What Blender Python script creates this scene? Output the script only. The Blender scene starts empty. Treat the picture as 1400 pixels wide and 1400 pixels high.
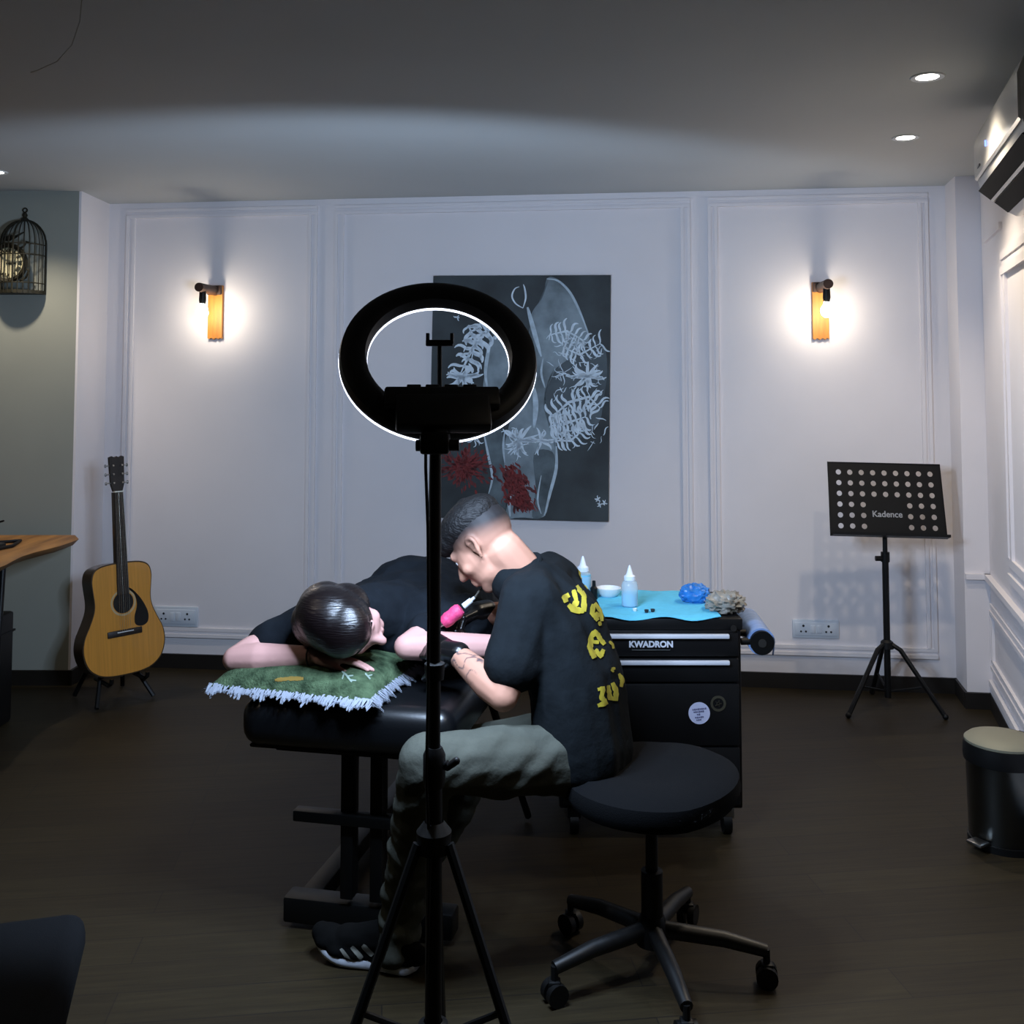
import bpy, bmesh, math, random
from mathutils import Vector as V, Matrix, Euler, noise
from mathutils.bvhtree import BVHTree
random.seed(7)
R = math.radians
SC = bpy.context.scene
COL = SC.collection

# ------------------------------------------------------------------ camera, world, exposure
CAM_Z, PITCH, F, CX, CY = 1.5, R(3.2), 1400.0, 700.0, 452.0
cd = bpy.data.cameras.new('camera'); cam = bpy.data.objects.new('camera', cd); COL.objects.link(cam)
cam.location = (0, 0, CAM_Z); cam.rotation_euler = (R(90) + PITCH, 0, 0)
cd.sensor_width = 36; cd.lens = 36 * F / 1400
cd.shift_y = -(700 - CY) / 1400
cd.clip_start = 0.02
SC.camera = cam
w = bpy.data.worlds.new('world'); SC.world = w; w.use_nodes = True
w.node_tree.nodes['Background'].inputs[0].default_value = (0.02, 0.02, 0.018, 1)
w.node_tree.nodes['Background'].inputs[1].default_value = 1.0
SC.view_settings.view_transform = 'Standard'; SC.view_settings.look = 'None'
SC.view_settings.gamma = 1.0; SC.view_settings.use_curve_mapping = False
SC.view_settings.exposure = 0.15
SC.cycles.max_bounces = 7; SC.cycles.diffuse_bounces = 4; SC.cycles.glossy_bounces = 3
SC.cycles.transmission_bounces = 6; SC.cycles.caustics_reflective = False; SC.cycles.caustics_refractive = False
SC.cycles.sample_clamp_indirect = 3.0
SC.cycles.use_denoising = True

RING_W, SCONCE_E, SPOT_W = 142.0, 78.0, 36.0      # lamp strengths

# ------------------------------------------------------------------ measuring helpers
def ray(px, py):
    a, b = (px - CX) / F, (CY - py) / F
    return V((a, math.cos(PITCH) - b * math.sin(PITCH), math.sin(PITCH) + b * math.cos(PITCH)))
EYE = V((0, 0, CAM_Z))
def P(px, py, Y):
    d = ray(px, py); return EYE + d * (Y / d.y)
def on_plane(px, py, co, no):
    d = ray(px, py); no = V(no); return EYE + d * ((V(co) - EYE).dot(no) / d.dot(no))
def on_z(px, py, z): return on_plane(px, py, (0, 0, z), (0, 0, 1))
WO, WA = V((0, 5.382, 0)), math.atan(-0.116)
WD = V((math.cos(WA), math.sin(WA), 0)); WN = V((math.sin(WA), -math.cos(WA), 0))
def W(px, py, off=0.0): return on_plane(px, py, WO + WN * off, WN)
def wall_sz(px, py):
    p = W(px, py); return (p - WO).dot(WD), p.z

# ------------------------------------------------------------------ materials
def lin(c):
    out = []
    for x in c:
        x = x / 255.0
        out.append(x / 12.92 if x <= 0.04045 else ((x + 0.055) / 1.055) ** 2.4)
    return (*out, 1.0)
MATS = {}
def mat(name, rgb=(128, 128, 128), rough=0.6, metal=0.0, var=0.0, vs=12.0, bump=0.0, bs=80.0, emit=0.0,
        ecol=None, spec=0.5, stretch=(1, 1, 1), trans=0.0, sheen=0.0, attr=False, coat=0.0, rgb2=None, alpha=1.0):
    if name in MATS: return MATS[name]
    m = bpy.data.materials.new(name); m.use_nodes = True; nt = m.node_tree; N, L = nt.nodes, nt.links
    b = N['Principled BSDF']
    b.inputs['Base Color'].default_value = lin(rgb); b.inputs['Roughness'].default_value = rough
    b.inputs['Metallic'].default_value = metal; b.inputs['Specular IOR Level'].default_value = spec
    b.inputs['Transmission Weight'].default_value = trans; b.inputs['Sheen Weight'].default_value = sheen
    b.inputs['Coat Weight'].default_value = coat; b.inputs['Alpha'].default_value = alpha
    tc = N.new('ShaderNodeTexCoord'); mp = N.new('ShaderNodeMapping'); mp.inputs['Scale'].default_value = stretch
    L.new(tc.outputs['Object'], mp.inputs['Vector'])
    if var > 0 or rgb2 is not None:
        n = N.new('ShaderNodeTexNoise'); n.inputs['Scale'].default_value = vs; n.inputs['Detail'].default_value = 5
        L.new(mp.outputs['Vector'], n.inputs['Vector'])
        r = N.new('ShaderNodeValToRGB'); r.color_ramp.elements[0].position = 0.3; r.color_ramp.elements[1].position = 0.7
        c = lin(rgb); c2 = lin(rgb2) if rgb2 is not None else None
        r.color_ramp.elements[0].color = (*[x * (1 - var) for x in c[:3]], 1)
        r.color_ramp.elements[1].color = c2 if c2 else (*[min(1, x * (1 + var)) for x in c[:3]], 1)
        L.new(n.outputs['Fac'], r.inputs['Fac']); L.new(r.outputs['Color'], b.inputs['Base Color'])
    if attr:
        a = N.new('ShaderNodeAttribute'); a.attribute_name = 'tint'
        L.new(a.outputs['Color'], b.inputs['Base Color'])
    if bump > 0:
        n2 = N.new('ShaderNodeTexNoise'); n2.inputs['Scale'].default_value = bs; n2.inputs['Detail'].default_value = 4
        L.new(mp.outputs['Vector'], n2.inputs['Vector'])
        bp = N.new('ShaderNodeBump'); bp.inputs['Strength'].default_value = bump; bp.inputs['Distance'].default_value = 0.01
        L.new(n2.outputs['Fac'], bp.inputs['Height']); L.new(bp.outputs['Normal'], b.inputs['Normal'])
    if emit > 0:
        b.inputs['Emission Color'].default_value = lin(ecol or rgb); b.inputs['Emission Strength'].default_value = emit
    MATS[name] = m
    return m

# ------------------------------------------------------------------ mesh builder
class MB:
    def __init__(s): s.bm = bmesh.new()
    def box(s, c, size, rot=None, bevel=0.0, seg=2):
        M = Matrix.Translation(V(c)) @ (rot.to_4x4() if rot is not None else Matrix()) @ Matrix.Diagonal((*size, 1))
        r = bmesh.ops.create_cube(s.bm, size=1.0, matrix=M)
        if bevel > 0:
            es = list({e for v in r['verts'] for e in v.link_edges})
            bmesh.ops.bevel(s.bm, geom=es, offset=bevel, segments=seg, profile=0.5, affect='EDGES', clamp_overlap=True)
        return s
    def span(s, a, b, bevel=0.0, seg=2):
        a, b = V(a), V(b); return s.box((a + b) / 2, [abs(x) for x in (b - a)], None, bevel, seg)
    def tube(s, p0, p1, r0, r1=None, seg=14):
        p0, p1 = V(p0), V(p1); r1 = r0 if r1 is None else r1; d = p1 - p0
        M = Matrix.Translation((p0 + p1) / 2) @ d.to_track_quat('Z', 'Y').to_matrix().to_4x4()
        bmesh.ops.create_cone(s.bm, cap_ends=True, segments=seg, radius1=r0, radius2=r1, depth=d.length, matrix=M); return s
    def ball(s, c, r, rot=None, seg=16):
        r = (r, r, r) if not hasattr(r, '__len__') else r
        M = Matrix.Translation(V(c)) @ (rot.to_4x4() if rot is not None else Matrix()) @ Matrix.Diagonal((*r, 1))
        bmesh.ops.create_uvsphere(s.bm, u_segments=seg, v_segments=max(6, seg // 2), radius=1.0, matrix=M); return s
    def path(s, pts, r, seg=8, closed=False):
        pts = [V(p) for p in pts]; n = len(pts); rings = []; up = None
        for i, p in enumerate(pts):
            a = pts[(i - 1) % n] if (closed or i > 0) else p; b = pts[(i + 1) % n] if (closed or i < n - 1) else p
            t = (b - a).normalized()
            if up is None: up = t.orthogonal().normalized()
            up = (up - t * up.dot(t)); up = up.normalized() if up.length > 1e-6 else t.orthogonal().normalized()
            sd = t.cross(up); rr = r[i] if hasattr(r, '__len__') else r
            rings.append([s.bm.verts.new(p + (up * math.cos(2 * math.pi * k / seg) + sd * math.sin(2 * math.pi * k / seg)) * rr) for k in range(seg)])
        for i in range(n if closed else n - 1):
            A, B = rings[i], rings[(i + 1) % n]
            for k in range(seg): s.bm.faces.new((A[k], A[(k + 1) % seg], B[(k + 1) % seg], B[k]))
        if not closed: s.bm.faces.new(rings[0][::-1]); s.bm.faces.new(rings[-1])
        return s
    def lathe(s, prof, c=(0, 0, 0), seg=28, M=None, closed=False):
        T = Matrix.Translation(V(c)) @ (M.to_4x4() if M is not None else Matrix()); rings = []
        for r, z in prof:
            if r < 1e-6: rings.append([s.bm.verts.new(T @ V((0, 0, z)))])
            else: rings.append([s.bm.verts.new(T @ V((r * math.cos(2 * math.pi * k / seg), r * math.sin(2 * math.pi * k / seg), z))) for k in range(seg)])
        pairs = list(zip(rings, rings[1:])) + ([(rings[-1], rings[0])] if closed else [])
        for A, B in pairs:
            for k in range(seg):
                k2 = (k + 1) % seg
                if len(A) == 1 and len(B) == 1: continue
                if len(A) == 1: s.bm.faces.new((A[0], B[k2], B[k]))
                elif len(B) == 1: s.bm.faces.new((A[k], A[k2], B[0]))
                else: s.bm.faces.new((A[k], A[k2], B[k2], B[k]))
        return s
    def prism(s, pts, d0, d1, M=None):
        """outline pts (x, z) extruded along y from d0 to d1, or through M"""
        M = M if M is not None else Matrix()
        A = [s.bm.verts.new(M @ V((x, d0, z))) for x, z in pts]; B = [s.bm.verts.new(M @ V((x, d1, z))) for x, z in pts]; n = len(pts)
        s.bm.faces.new(A); s.bm.faces.new(B[::-1])
        for i in range(n): s.bm.faces.new((A[i], B[i], B[(i + 1) % n], A[(i + 1) % n]))
        return s
    def slab(s, pts, z0, z1):
        A = [s.bm.verts.new((x, y, z0)) for x, y in pts]; B = [s.bm.verts.new((x, y, z1)) for x, y in pts]; n = len(pts)
        s.bm.faces.new(A[::-1]); s.bm.faces.new(B)
        for i in range(n): s.bm.faces.new((A[i], A[(i + 1) % n], B[(i + 1) % n], B[i]))
        return s
    def quad(s, a, b, c, d): s.bm.faces.new([s.bm.verts.new(V(x)) for x in (a, b, c, d)]); return s
    def capsule(s, p0, r0, p1, r1, seg=12):
        p0, p1 = V(p0), V(p1); d = p1 - p0; l = d.length
        if l < 1e-6: return s.ball(p0, max(r0, r1), seg=seg)
        n = max(3, seg // 3); prof = [(r0 * math.sin(a), -r0 * math.cos(a)) for a in [math.pi / 2 * k / n for k in range(n + 1)]]
        prof += [(r1 * math.cos(a), l + r1 * math.sin(a)) for a in [math.pi / 2 * k / n for k in range(n + 1)]]; prof[0] = (0, -r0); prof[-1] = (0, l + r1)
        return s.lathe(prof, p0, seg, d.to_track_quat('Z', 'Y').to_matrix())
    def chain(s, pts):
        for (a, ra), (b, rb) in zip(pts, pts[1:]): s.capsule(a, ra, b, rb)
        return s
    def mesh(s, name, smooth=40):
        bmesh.ops.recalc_face_normals(s.bm, faces=s.bm.faces)
        me = bpy.data.meshes.new(name); s.bm.to_mesh(me); s.bm.free()
        if smooth:
            me.shade_smooth(); me.set_sharp_from_angle(angle=R(smooth))
        return me

MW = {}
def thing(name, label, cat, loc=(0, 0, 0), rot=(0, 0, 0), group=None, kind=None):
    o = bpy.data.objects.new(name, None); COL.objects.link(o); o.empty_display_size = 0.05
    o.location = loc; o.rotation_euler = rot
    MW[o.name] = Matrix.LocRotScale(V(loc), Euler(rot), None)
    if label: o['label'] = label
    if cat: o['category'] = cat
    if group: o['group'] = group
    if kind: o['kind'] = kind
    return o
def link(name, me, m, parent=None, world=True, **props):
    o = bpy.data.objects.new(name, me); COL.objects.link(o)
    if m is not None: me.materials.clear(); me.materials.append(m)
    if parent is not None:
        o.parent = parent; MW[o.name] = MW[parent.name]
        if world: me.transform(MW[parent.name].inverted())
    else: MW[o.name] = Matrix()
    for k, v in props.items(): o[k] = v
    return o
def part(name, mb, m, parent, world=False, smooth=40, **props): return link(name, mb.mesh(name, smooth), m, parent, world, **props)
def struct(name, mb, m, smooth=0): return link(name, mb.mesh(name, smooth), m, None, True, kind='structure')
def single(name, mb, m, label, cat, group=None, smooth=40):
    """a one-mesh thing: geometry built in world space, origin moved to its base"""
    me = mb.mesh(name, smooth); xs = [v.co for v in me.vertices]
    c = V(((min(v.x for v in xs) + max(v.x for v in xs)) / 2, (min(v.y for v in xs) + max(v.y for v in xs)) / 2, min(v.z for v in xs)))
    me.transform(Matrix.Translation(-c)); o = link(name, me, m); o.location = c; o['label'] = label; o['category'] = cat
    if group: o['group'] = group
    return o

def bake(o):
    dg = bpy.context.evaluated_depsgraph_get(); return bpy.data.meshes.new_from_object(o.evaluated_get(dg))
def blob(name, mb, m, parent, voxel=0.006, it=6, disp=None, cuts=(), tint=None, factor=0.5, **props):
    """overlapping volumes grown together into one continuous surface"""
    me = mb.mesh(name, 0); o = bpy.data.objects.new(name + '_src', me); COL.objects.link(o)
    r = o.modifiers.new('r', 'REMESH'); r.mode = 'VOXEL'; r.voxel_size = voxel; r.use_smooth_shade = True
    s = o.modifiers.new('s', 'SMOOTH'); s.factor = factor; s.iterations = it
    me2 = bake(o); bpy.data.objects.remove(o); bpy.data.meshes.remove(me); me2.name = name
    if disp:
        fn = disp if callable(disp) else None
        amp, sc, st = (0, 0, 0) if fn else disp
        nor = [v.normal.copy() for v in me2.vertices]
        for v, n_ in zip(me2.vertices, nor):
            if fn: v.co += n_ * fn(v.co); continue
            q = V((v.co.x * st[0], v.co.y * st[1], v.co.z * st[2])) * sc
            k = noise.noise(q) + 0.5 * noise.noise(q * 2.1)
            v.co += n_ * (amp * (1 - 2 * abs(k)))
    if cuts:
        bm = bmesh.new(); bm.from_mesh(me2)
        for co, no in cuts:
            g = bm.verts[:] + bm.edges[:] + bm.faces[:]
            r = bmesh.ops.bisect_plane(bm, geom=g, plane_co=V(co), plane_no=V(no), clear_outer=True)
            ed = [e for e in r['geom_cut'] if isinstance(e, bmesh.types.BMEdge)]
            if ed: bmesh.ops.holes_fill(bm, edges=ed, sides=0)
        bm.to_mesh(me2); bm.free()
    me2.shade_smooth(); me2.set_sharp_from_angle(angle=R(60))
    if tint:
        at = me2.color_attributes.new('tint', 'FLOAT_COLOR', 'POINT')
        for i, v in enumerate(me2.vertices): at.data[i].color = tint(v.co)
    bv = BVHTree.FromPolygons([v.co.copy() for v in me2.vertices], [list(p.vertices) for p in me2.polygons])
    ob = link(name, me2, m, parent, True, **props)
    return ob, bv
def bvh_world(me, M=Matrix()):
    return BVHTree.FromPolygons([M @ v.co for v in me.vertices], [list(p.vertices) for p in me.polygons])

def decal(bv, strokes, lift=0.002, jag=0.0, step=3.0, across=4):
    """paint strokes given as outlines seen from the front, laid onto the surface of a real object"""
    mb = MB()
    for pts, width in strokes:
        pl = []
        for (x0, y0), (x1, y1) in zip(pts, pts[1:]):
            n = max(1, int(math.hypot(x1 - x0, y1 - y0) / step))
            pl += [(x0 + (x1 - x0) * i / n, y0 + (y1 - y0) * i / n) for i in range(n)]
        pl.append(pts[-1]); rows = []
        for i, (x, y) in enumerate(pl):
            a = pl[max(0, i - 1)]; b = pl[min(len(pl) - 1, i + 1)]; dx, dy = b[0] - a[0], b[1] - a[1]; l = math.hypot(dx, dy) or 1
            nx, ny = -dy / l, dx / l; e = i / max(1, len(pl) - 1)
            wd = width * (0.5 + 0.25 * min(1, 6 * e, 6 * (1 - e) + 0.3)) * (1 + jag * (random.random() - 0.5)); row = []
            for k in range(across + 1):
                o = (k / across - 0.5) * 1.35 * wd
                d = ray(x + nx * o, y + ny * o).normalized(); h = bv.ray_cast(EYE, d)
                if h[0] is None: row.append(None); continue
                nn = h[1] if h[1].dot(d) < 0 else -h[1]
                row.append(mb.bm.verts.new(h[0] + nn * lift))
            rows.append(row)
        for A, B in zip(rows, rows[1:]):
            for k in range(across):
                q = (A[k], A[k + 1], B[k + 1], B[k])
                if all(q) and max((a.co - b.co).length for a in q for b in q) < 0.06: mb.bm.faces.new(q)
    return mb

def text_mesh(body, size, M, bold=0.0, depth=0.0006, spacing=1.0):
    c = bpy.data.curves.new('lettering', 'FONT'); c.body = body; c.size = size; c.align_x = 'CENTER'; c.align_y = 'CENTER'
    c.extrude = depth; c.offset = bold; c.space_character = spacing
    o = bpy.data.objects.new('lettering_src', c); COL.objects.link(o); me = bake(o)
    bpy.data.objects.remove(o); bpy.data.curves.remove(c); me.transform(M); return me
def light(name, kind, parent, loc, power, color, direction=None, **kw):
    l = bpy.data.lights.new(name, kind); l.energy = power; l.color = color
    for k, v in kw.items(): setattr(l, k, v)
    o = bpy.data.objects.new(name, l); COL.objects.link(o)
    rot = V(direction).to_track_quat('-Z', 'Y').to_matrix().to_4x4() if direction is not None else Matrix()
    M = Matrix.Translation(V(loc)) @ rot
    if parent is not None: o.parent = parent; M = MW[parent.name].inverted() @ M
    o.matrix_local = M
    return o
def smoothstep(a, b, x):
    t = max(0.0, min(1.0, (x - a) / (b - a))); return t * t * (3 - 2 * t)
def mix(a, b, t): return tuple(x + (y - x) * t for x, y in zip(a, b))
def frame(o, x, y):
    x = V(x).normalized(); y = V(y); y = (y - x * y.dot(x)).normalized(); z = x.cross(y)
    return Matrix(((x.x, y.x, z.x, o[0]), (x.y, y.y, z.y, o[1]), (x.z, y.z, z.z, o[2]), (0, 0, 0, 1)))
def basis(x, y, z): return Matrix(((x.x, y.x, z.x), (x.y, y.y, z.y), (x.z, y.z, z.z)))

def cr(pts, n=4):
    out = []
    for i in range(len(pts) - 1):
        a, b, c, d = pts[max(0, i - 1)], pts[i], pts[i + 1], pts[min(len(pts) - 1, i + 2)]
        for j in range(n):
            t = j / n; out.append(tuple(0.5 * (2 * b[q] + (c[q] - a[q]) * t + (2 * a[q] - 5 * b[q] + 4 * c[q] - d[q]) * t * t + (3 * b[q] - a[q] - 3 * c[q] + d[q]) * t ** 3) for q in (0, 1)))
    return out + [pts[-1]]

# ------------------------------------------------------------------ shared materials
WHITEWALL = mat('wall_paint', (226, 221, 222), 0.7, var=0.02, vs=3, bump=0.02, bs=300)
GREYWALL = mat('grey_wall_paint', (146, 149, 140), 0.75, var=0.03, vs=3)
CEIL = mat('ceiling_paint', (188, 190, 188), 0.8, var=0.02, vs=2)
BLACK = mat('black_plastic', (10, 10, 10), 0.5, spec=0.25)
BLACKMETAL = mat('black_metal', (11, 11, 11), 0.45, spec=0.25)
CHROME = mat('brushed_steel', (150, 150, 148), 0.3, metal=1.0)
WHITEPL = mat('white_plastic', (225, 228, 228), 0.4)
DARKTRIM = mat('dark_skirting', (22, 18, 14), 0.5)

# ------------------------------------------------------------------ room
def floor_material():
    m = bpy.data.materials.new('dark_wood_floor'); m.use_nodes = True; N, L = m.node_tree.nodes, m.node_tree.links; b = N['Principled BSDF']
    tc = N.new('ShaderNodeTexCoord'); mp = N.new('ShaderNodeMapping'); mp.inputs['Rotation'].default_value = (0, 0, R(-7)); L.new(tc.outputs['Object'], mp.inputs['Vector'])
    br = N.new('ShaderNodeTexBrick'); br.inputs['Scale'].default_value = 1.0; br.inputs['Brick Width'].default_value = 1.3; br.inputs['Row Height'].default_value = 0.13
    br.inputs['Mortar Size'].default_value = 0.0015; br.inputs['Color1'].default_value = lin((48, 40, 23)); br.inputs['Color2'].default_value = lin((40, 32, 18)); br.inputs['Mortar'].default_value = lin((22, 18, 14))
    L.new(mp.outputs['Vector'], br.inputs['Vector'])
    m2 = N.new('ShaderNodeMapping'); m2.inputs['Scale'].default_value = (1.2, 22, 1); L.new(mp.outputs['Vector'], m2.inputs['Vector'])
    n = N.new('ShaderNodeTexNoise'); n.inputs['Scale'].default_value = 2.5; n.inputs['Detail'].default_value = 8; n.inputs['Roughness'].default_value = 0.7; L.new(m2.outputs['Vector'], n.inputs['Vector'])
    mx = N.new('ShaderNodeMix'); mx.data_type = 'RGBA'; mx.blend_type = 'MULTIPLY'; mx.inputs[0].default_value = 0.7
    L.new(br.outputs['Color'], mx.inputs[6]); cr = N.new('ShaderNodeValToRGB'); cr.color_ramp.elements[0].position = 0.35; cr.color_ramp.elements[0].color = (0.35, 0.33, 0.3, 1); cr.color_ramp.elements[1].position = 0.65
    L.new(n.outputs['Fac'], cr.inputs['Fac']); L.new(cr.outputs['Color'], mx.inputs[7]); L.new(mx.outputs[2], b.inputs['Base Color'])
    b.inputs['Roughness'].default_value = 0.55; b.inputs['Specular IOR Level'].default_value = 0.25
    bp = N.new('ShaderNodeBump'); bp.inputs['Strength'].default_value = 0.15; bp.inputs['Distance'].default_value = 0.003; L.new(n.outputs['Fac'], bp.inputs['Height']); L.new(bp.outputs['Normal'], b.inputs['Normal'])
    return m
CH = 2.52
struct('floor', MB().span((-4, -2.2, -0.1), (3, 6.2, 0)), floor_material())
struct('ceiling', MB().span((-4, -2.2, CH), (3, 6.2, CH + 0.1)), CEIL)
def wx(x): return 5.382 - 0.116 * x
LX, LY = -2.235, 5.27
RA, RB = V((2.251, 4.88, 0)), V((1.542, 2.6, 0))          # right wall base line, far to near
struct('wall_back', MB().slab([(-2.5, wx(-2.5)), (2.4, wx(2.4)), (2.4, 6.0), (-2.5, 6.0)], 0, CH), WHITEWALL)
struct('wall_left', MB().slab([(-4, LY), (LX - 0.012, LY), (LX - 0.012, 6.0), (-4, 6.0)], 0, CH), GREYWALL)
struct('wall_left_return', MB().slab([(LX - 0.012, LY), (LX, LY), (LX, 5.7), (LX - 0.012, 5.7)], 0, CH), WHITEWALL)
struct('wall_right_pilaster', MB().slab([(2.194, 5.16), (2.138, 4.896), (2.251, 4.88), (2.6, 4.88), (2.6, 5.16)], 0, CH), WHITEWALL)
struct('wall_right', MB().slab([(RA.x, RA.y), (RB.x, RB.y), (RB.x + 0.2, RB.y - 0.05), (RA.x + 0.4, RA.y)], 0, CH), WHITEWALL)
struct('wall_right_near', MB().span((1.62, -2.2, 0), (1.75, 2.6, CH)), WHITEWALL)
struct('wall_side_left', MB().span((-4.1, -2.2, 0), (-4, 6.2, CH)), GREYWALL)
struct('wall_near', MB().span((-4, -2.3, 0), (3, -2.2, CH)), GREYWALL)

def strip(mb, a, b, z0, z1, out, back=0.004):
    """moulding run from a to b on a wall; the room lies to the right of a->b when out > 0"""
    a, b = V((a[0], a[1], 0)), V((b[0], b[1], 0)); d = (b - a).normalized(); n = V((d.y, -d.x, 0))
    q = [a + n * out, b + n * out, b - n * back, a - n * back]
    mb.slab([(p.x, p.y) for p in q], z0, z1); return mb
BB = 0.075
def wp(s): p = WO + WD * s; return (p.x, p.y)
sL, sR = -2.255, 2.212
struct('baseboard_back', strip(MB(), wp(sL), wp(sR), 0, BB, 0.014), DARKTRIM)
struct('baseboard_left', strip(MB(), (-4, LY), (LX, LY), 0, BB, 0.014), DARKTRIM)
struct('baseboard_left_return', strip(MB(), (LX, LY - .014), (LX, 5.64), 0, BB, 0.014), DARKTRIM)
struct('baseboard_pilaster', strip(strip(MB(), (2.194, 5.14), (2.138, 4.896), 0, BB, 0.014), (2.125, 4.896), (2.24, 4.88), 0, BB, 0.014), DARKTRIM)
struct('baseboard_right', strip(MB(), (RA.x, RA.y), (RB.x, RB.y), 0, BB, 0.014), DARKTRIM)

# panel mouldings on the back wall: two nested ribs each, mitred runs as pieces
trim_n = [0]
def panel(x0, x1, z0, z1, to_xy, wd=0.05):
    trim_n[0] += 1
    root = thing('trim_%d' % trim_n[0], None, None, (*to_xy(x0), z0), kind='structure')
    for a, b, c, d in ((x0, x1, z0, z0 + wd), (x0, x1, z1 - wd, z1), (x0, x0 + wd, z0 + wd, z1 - wd), (x1 - wd, x1, z0 + wd, z1 - wd)):
        mb = MB()
        horiz = (b - a) > (d - c)
        for lo, hi, out in ((0.0, 0.34, 0.016), (0.34, 0.66, 0.007), (0.66, 1.0, 0.013)):
            if horiz: strip(mb, to_xy(a), to_xy(b), c + (d - c) * lo, c + (d - c) * hi, out)
            else: strip(mb, to_xy(a + (b - a) * lo), to_xy(a + (b - a) * hi), c, d, out)
        part('moulding', mb, WHITEWALL, root, True, 0)
ZT, ZB = wall_sz(700, 276)[1], 0.165
def xs(px): return wall_sz(px, 560)[0]
panel(xs(169), xs(432), ZB, ZT, wp); panel(xs(456), xs(946), ZB, ZT, wp); panel(xs(970), xs(1274), ZB, ZT, wp)
# right wall: chair rails, upper frame, base moulding
def rp(t): p = RA + (RB - RA).normalized() * t; return (p.x, p.y)
mbr = MB(); strip(mbr, rp(0), rp(2.3), 0.60, 0.625, 0.026); strip(mbr, rp(0), rp(2.3), 0.585, 0.60, 0.014); strip(mbr, (2.14, 4.896), (2.251, 4.88), 0.60, 0.625, 0.02)
struct('trim_rail_upper', mbr, WHITEWALL)
struct('trim_rail_base', strip(strip(MB(), rp(0.02), rp(2.3), 0.115, 0.14, 0.02), rp(0.0), rp(2.3), BB, 0.115, 0.01), WHITEWALL)
panel(0.06, 1.5, 0.20, 0.50, rp, 0.045)
panel(0.62, 1.7, 0.70, 2.07, rp, 0.10)
struct('trim_cornice_right', strip(MB(), rp(0.15), rp(0.62), 2.17, 2.20, 0.014), WHITEWALL)
# ------------------------------------------------------------------ ceiling downlights
def downlight(x, y, label, power, col=(1.0, 0.86, 0.68), k=1.0):
    t = thing('ceiling_downlight', label, 'light', (x, y, CH), group='recessed ceiling downlights')
    part('trim_ring', MB().lathe([(0.036, -0.002), (0.052, -0.004), (0.055, 0.0), (0.055, 0.004), (0.036, 0.004)], closed=True), WHITEPL, t)
    part('lens', MB().lathe([(0, -0.001), (0.037, -0.001), (0.037, 0.004), (0, 0.004)]), mat('downlight_glow', (255, 246, 235), emit=22.0), t)
    light('spot', 'SPOT', t, (x, y, CH - 0.02), power, col, (0, 0, -1), spot_size=R(118), spot_blend=0.7, shadow_soft_size=0.03)
    return t
for px, py, lb in ((1268, 105, 'round recessed ceiling downlight above the music stand, nearer one of the right pair'),
                   (1238, 188, 'round recessed ceiling downlight above the music stand, farther one of the right pair'),
                   (-6, 235, 'round recessed ceiling downlight above the birdcage clock')):
    p = on_z(px, py, CH); downlight(p.x, p.y, lb, SPOT_W)
downlight(-1.75, 2.3, 'round recessed ceiling downlight over the desk side, outside the picture', SPOT_W * 0.3)
downlight(1.0, 1.7, 'round recessed ceiling downlight near the doorway, outside the picture', SPOT_W * 0.3)

# ------------------------------------------------------------------ wall sconces
WOODLIT = mat('sconce_plank_wood', (192, 122, 44), 0.55, var=0.25, vs=6, stretch=(6, 6, 1), bump=0.1)
DARKWOOD = mat('sconce_arm_wood', (60, 34, 18), 0.6, var=0.3, vs=10)
def sconce(px, py, label):
    p = W(px, py); t = thing('wall_sconce', label, 'wall lamp', (p.x, p.y, p.z), (0, 0, WA), group='plank wall lamps with bare bulbs')
    mb = MB(); out = [(-0.04, 0.145), (0.04, 0.145), (0.04, -0.145), (0.03, -0.138), (0.02, -0.148), (0.008, -0.14), (-0.006, -0.149), (-0.02, -0.139), (-0.03, -0.147), (-0.04, -0.142)]
    mb.prism(out, -0.022, 0.0); part('back_plank', mb, WOODLIT, t, smooth=0)
    part('arm', MB().tube((0, -0.02, 0.115), (0, -0.235, 0.115), 0.026, 0.024, 16), DARKWOOD, t)
    part('arm_plate', MB().box((0, -0.032, 0.118), (0.078, 0.02, 0.05), bevel=0.004), DARKWOOD, t)
    part('socket', MB().lathe([(0, 0.10), (0.017, 0.10), (0.019, 0.05), (0.015, 0.03), (0, 0.03)], (0, -0.185, 0)), BLACK, t)
    b = part('bulb', MB().lathe([(0, 0.035), (0.013, 0.035), (0.016, 0.02), (0.028, 0.0), (0.031, -0.015), (0.027, -0.032), (0.014, -0.044), (0, -0.047)], (0, -0.185, 0), 20),
             mat('bulb_glow', (255, 242, 222), emit=SCONCE_E), t)
sconce(296, 427, 'plank wall lamp with glowing bare bulb on the left wall panel, above the guitar')
sconce(1121, 425, 'plank wall lamp with glowing bare bulb on the right wall panel, above the music stand')

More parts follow.
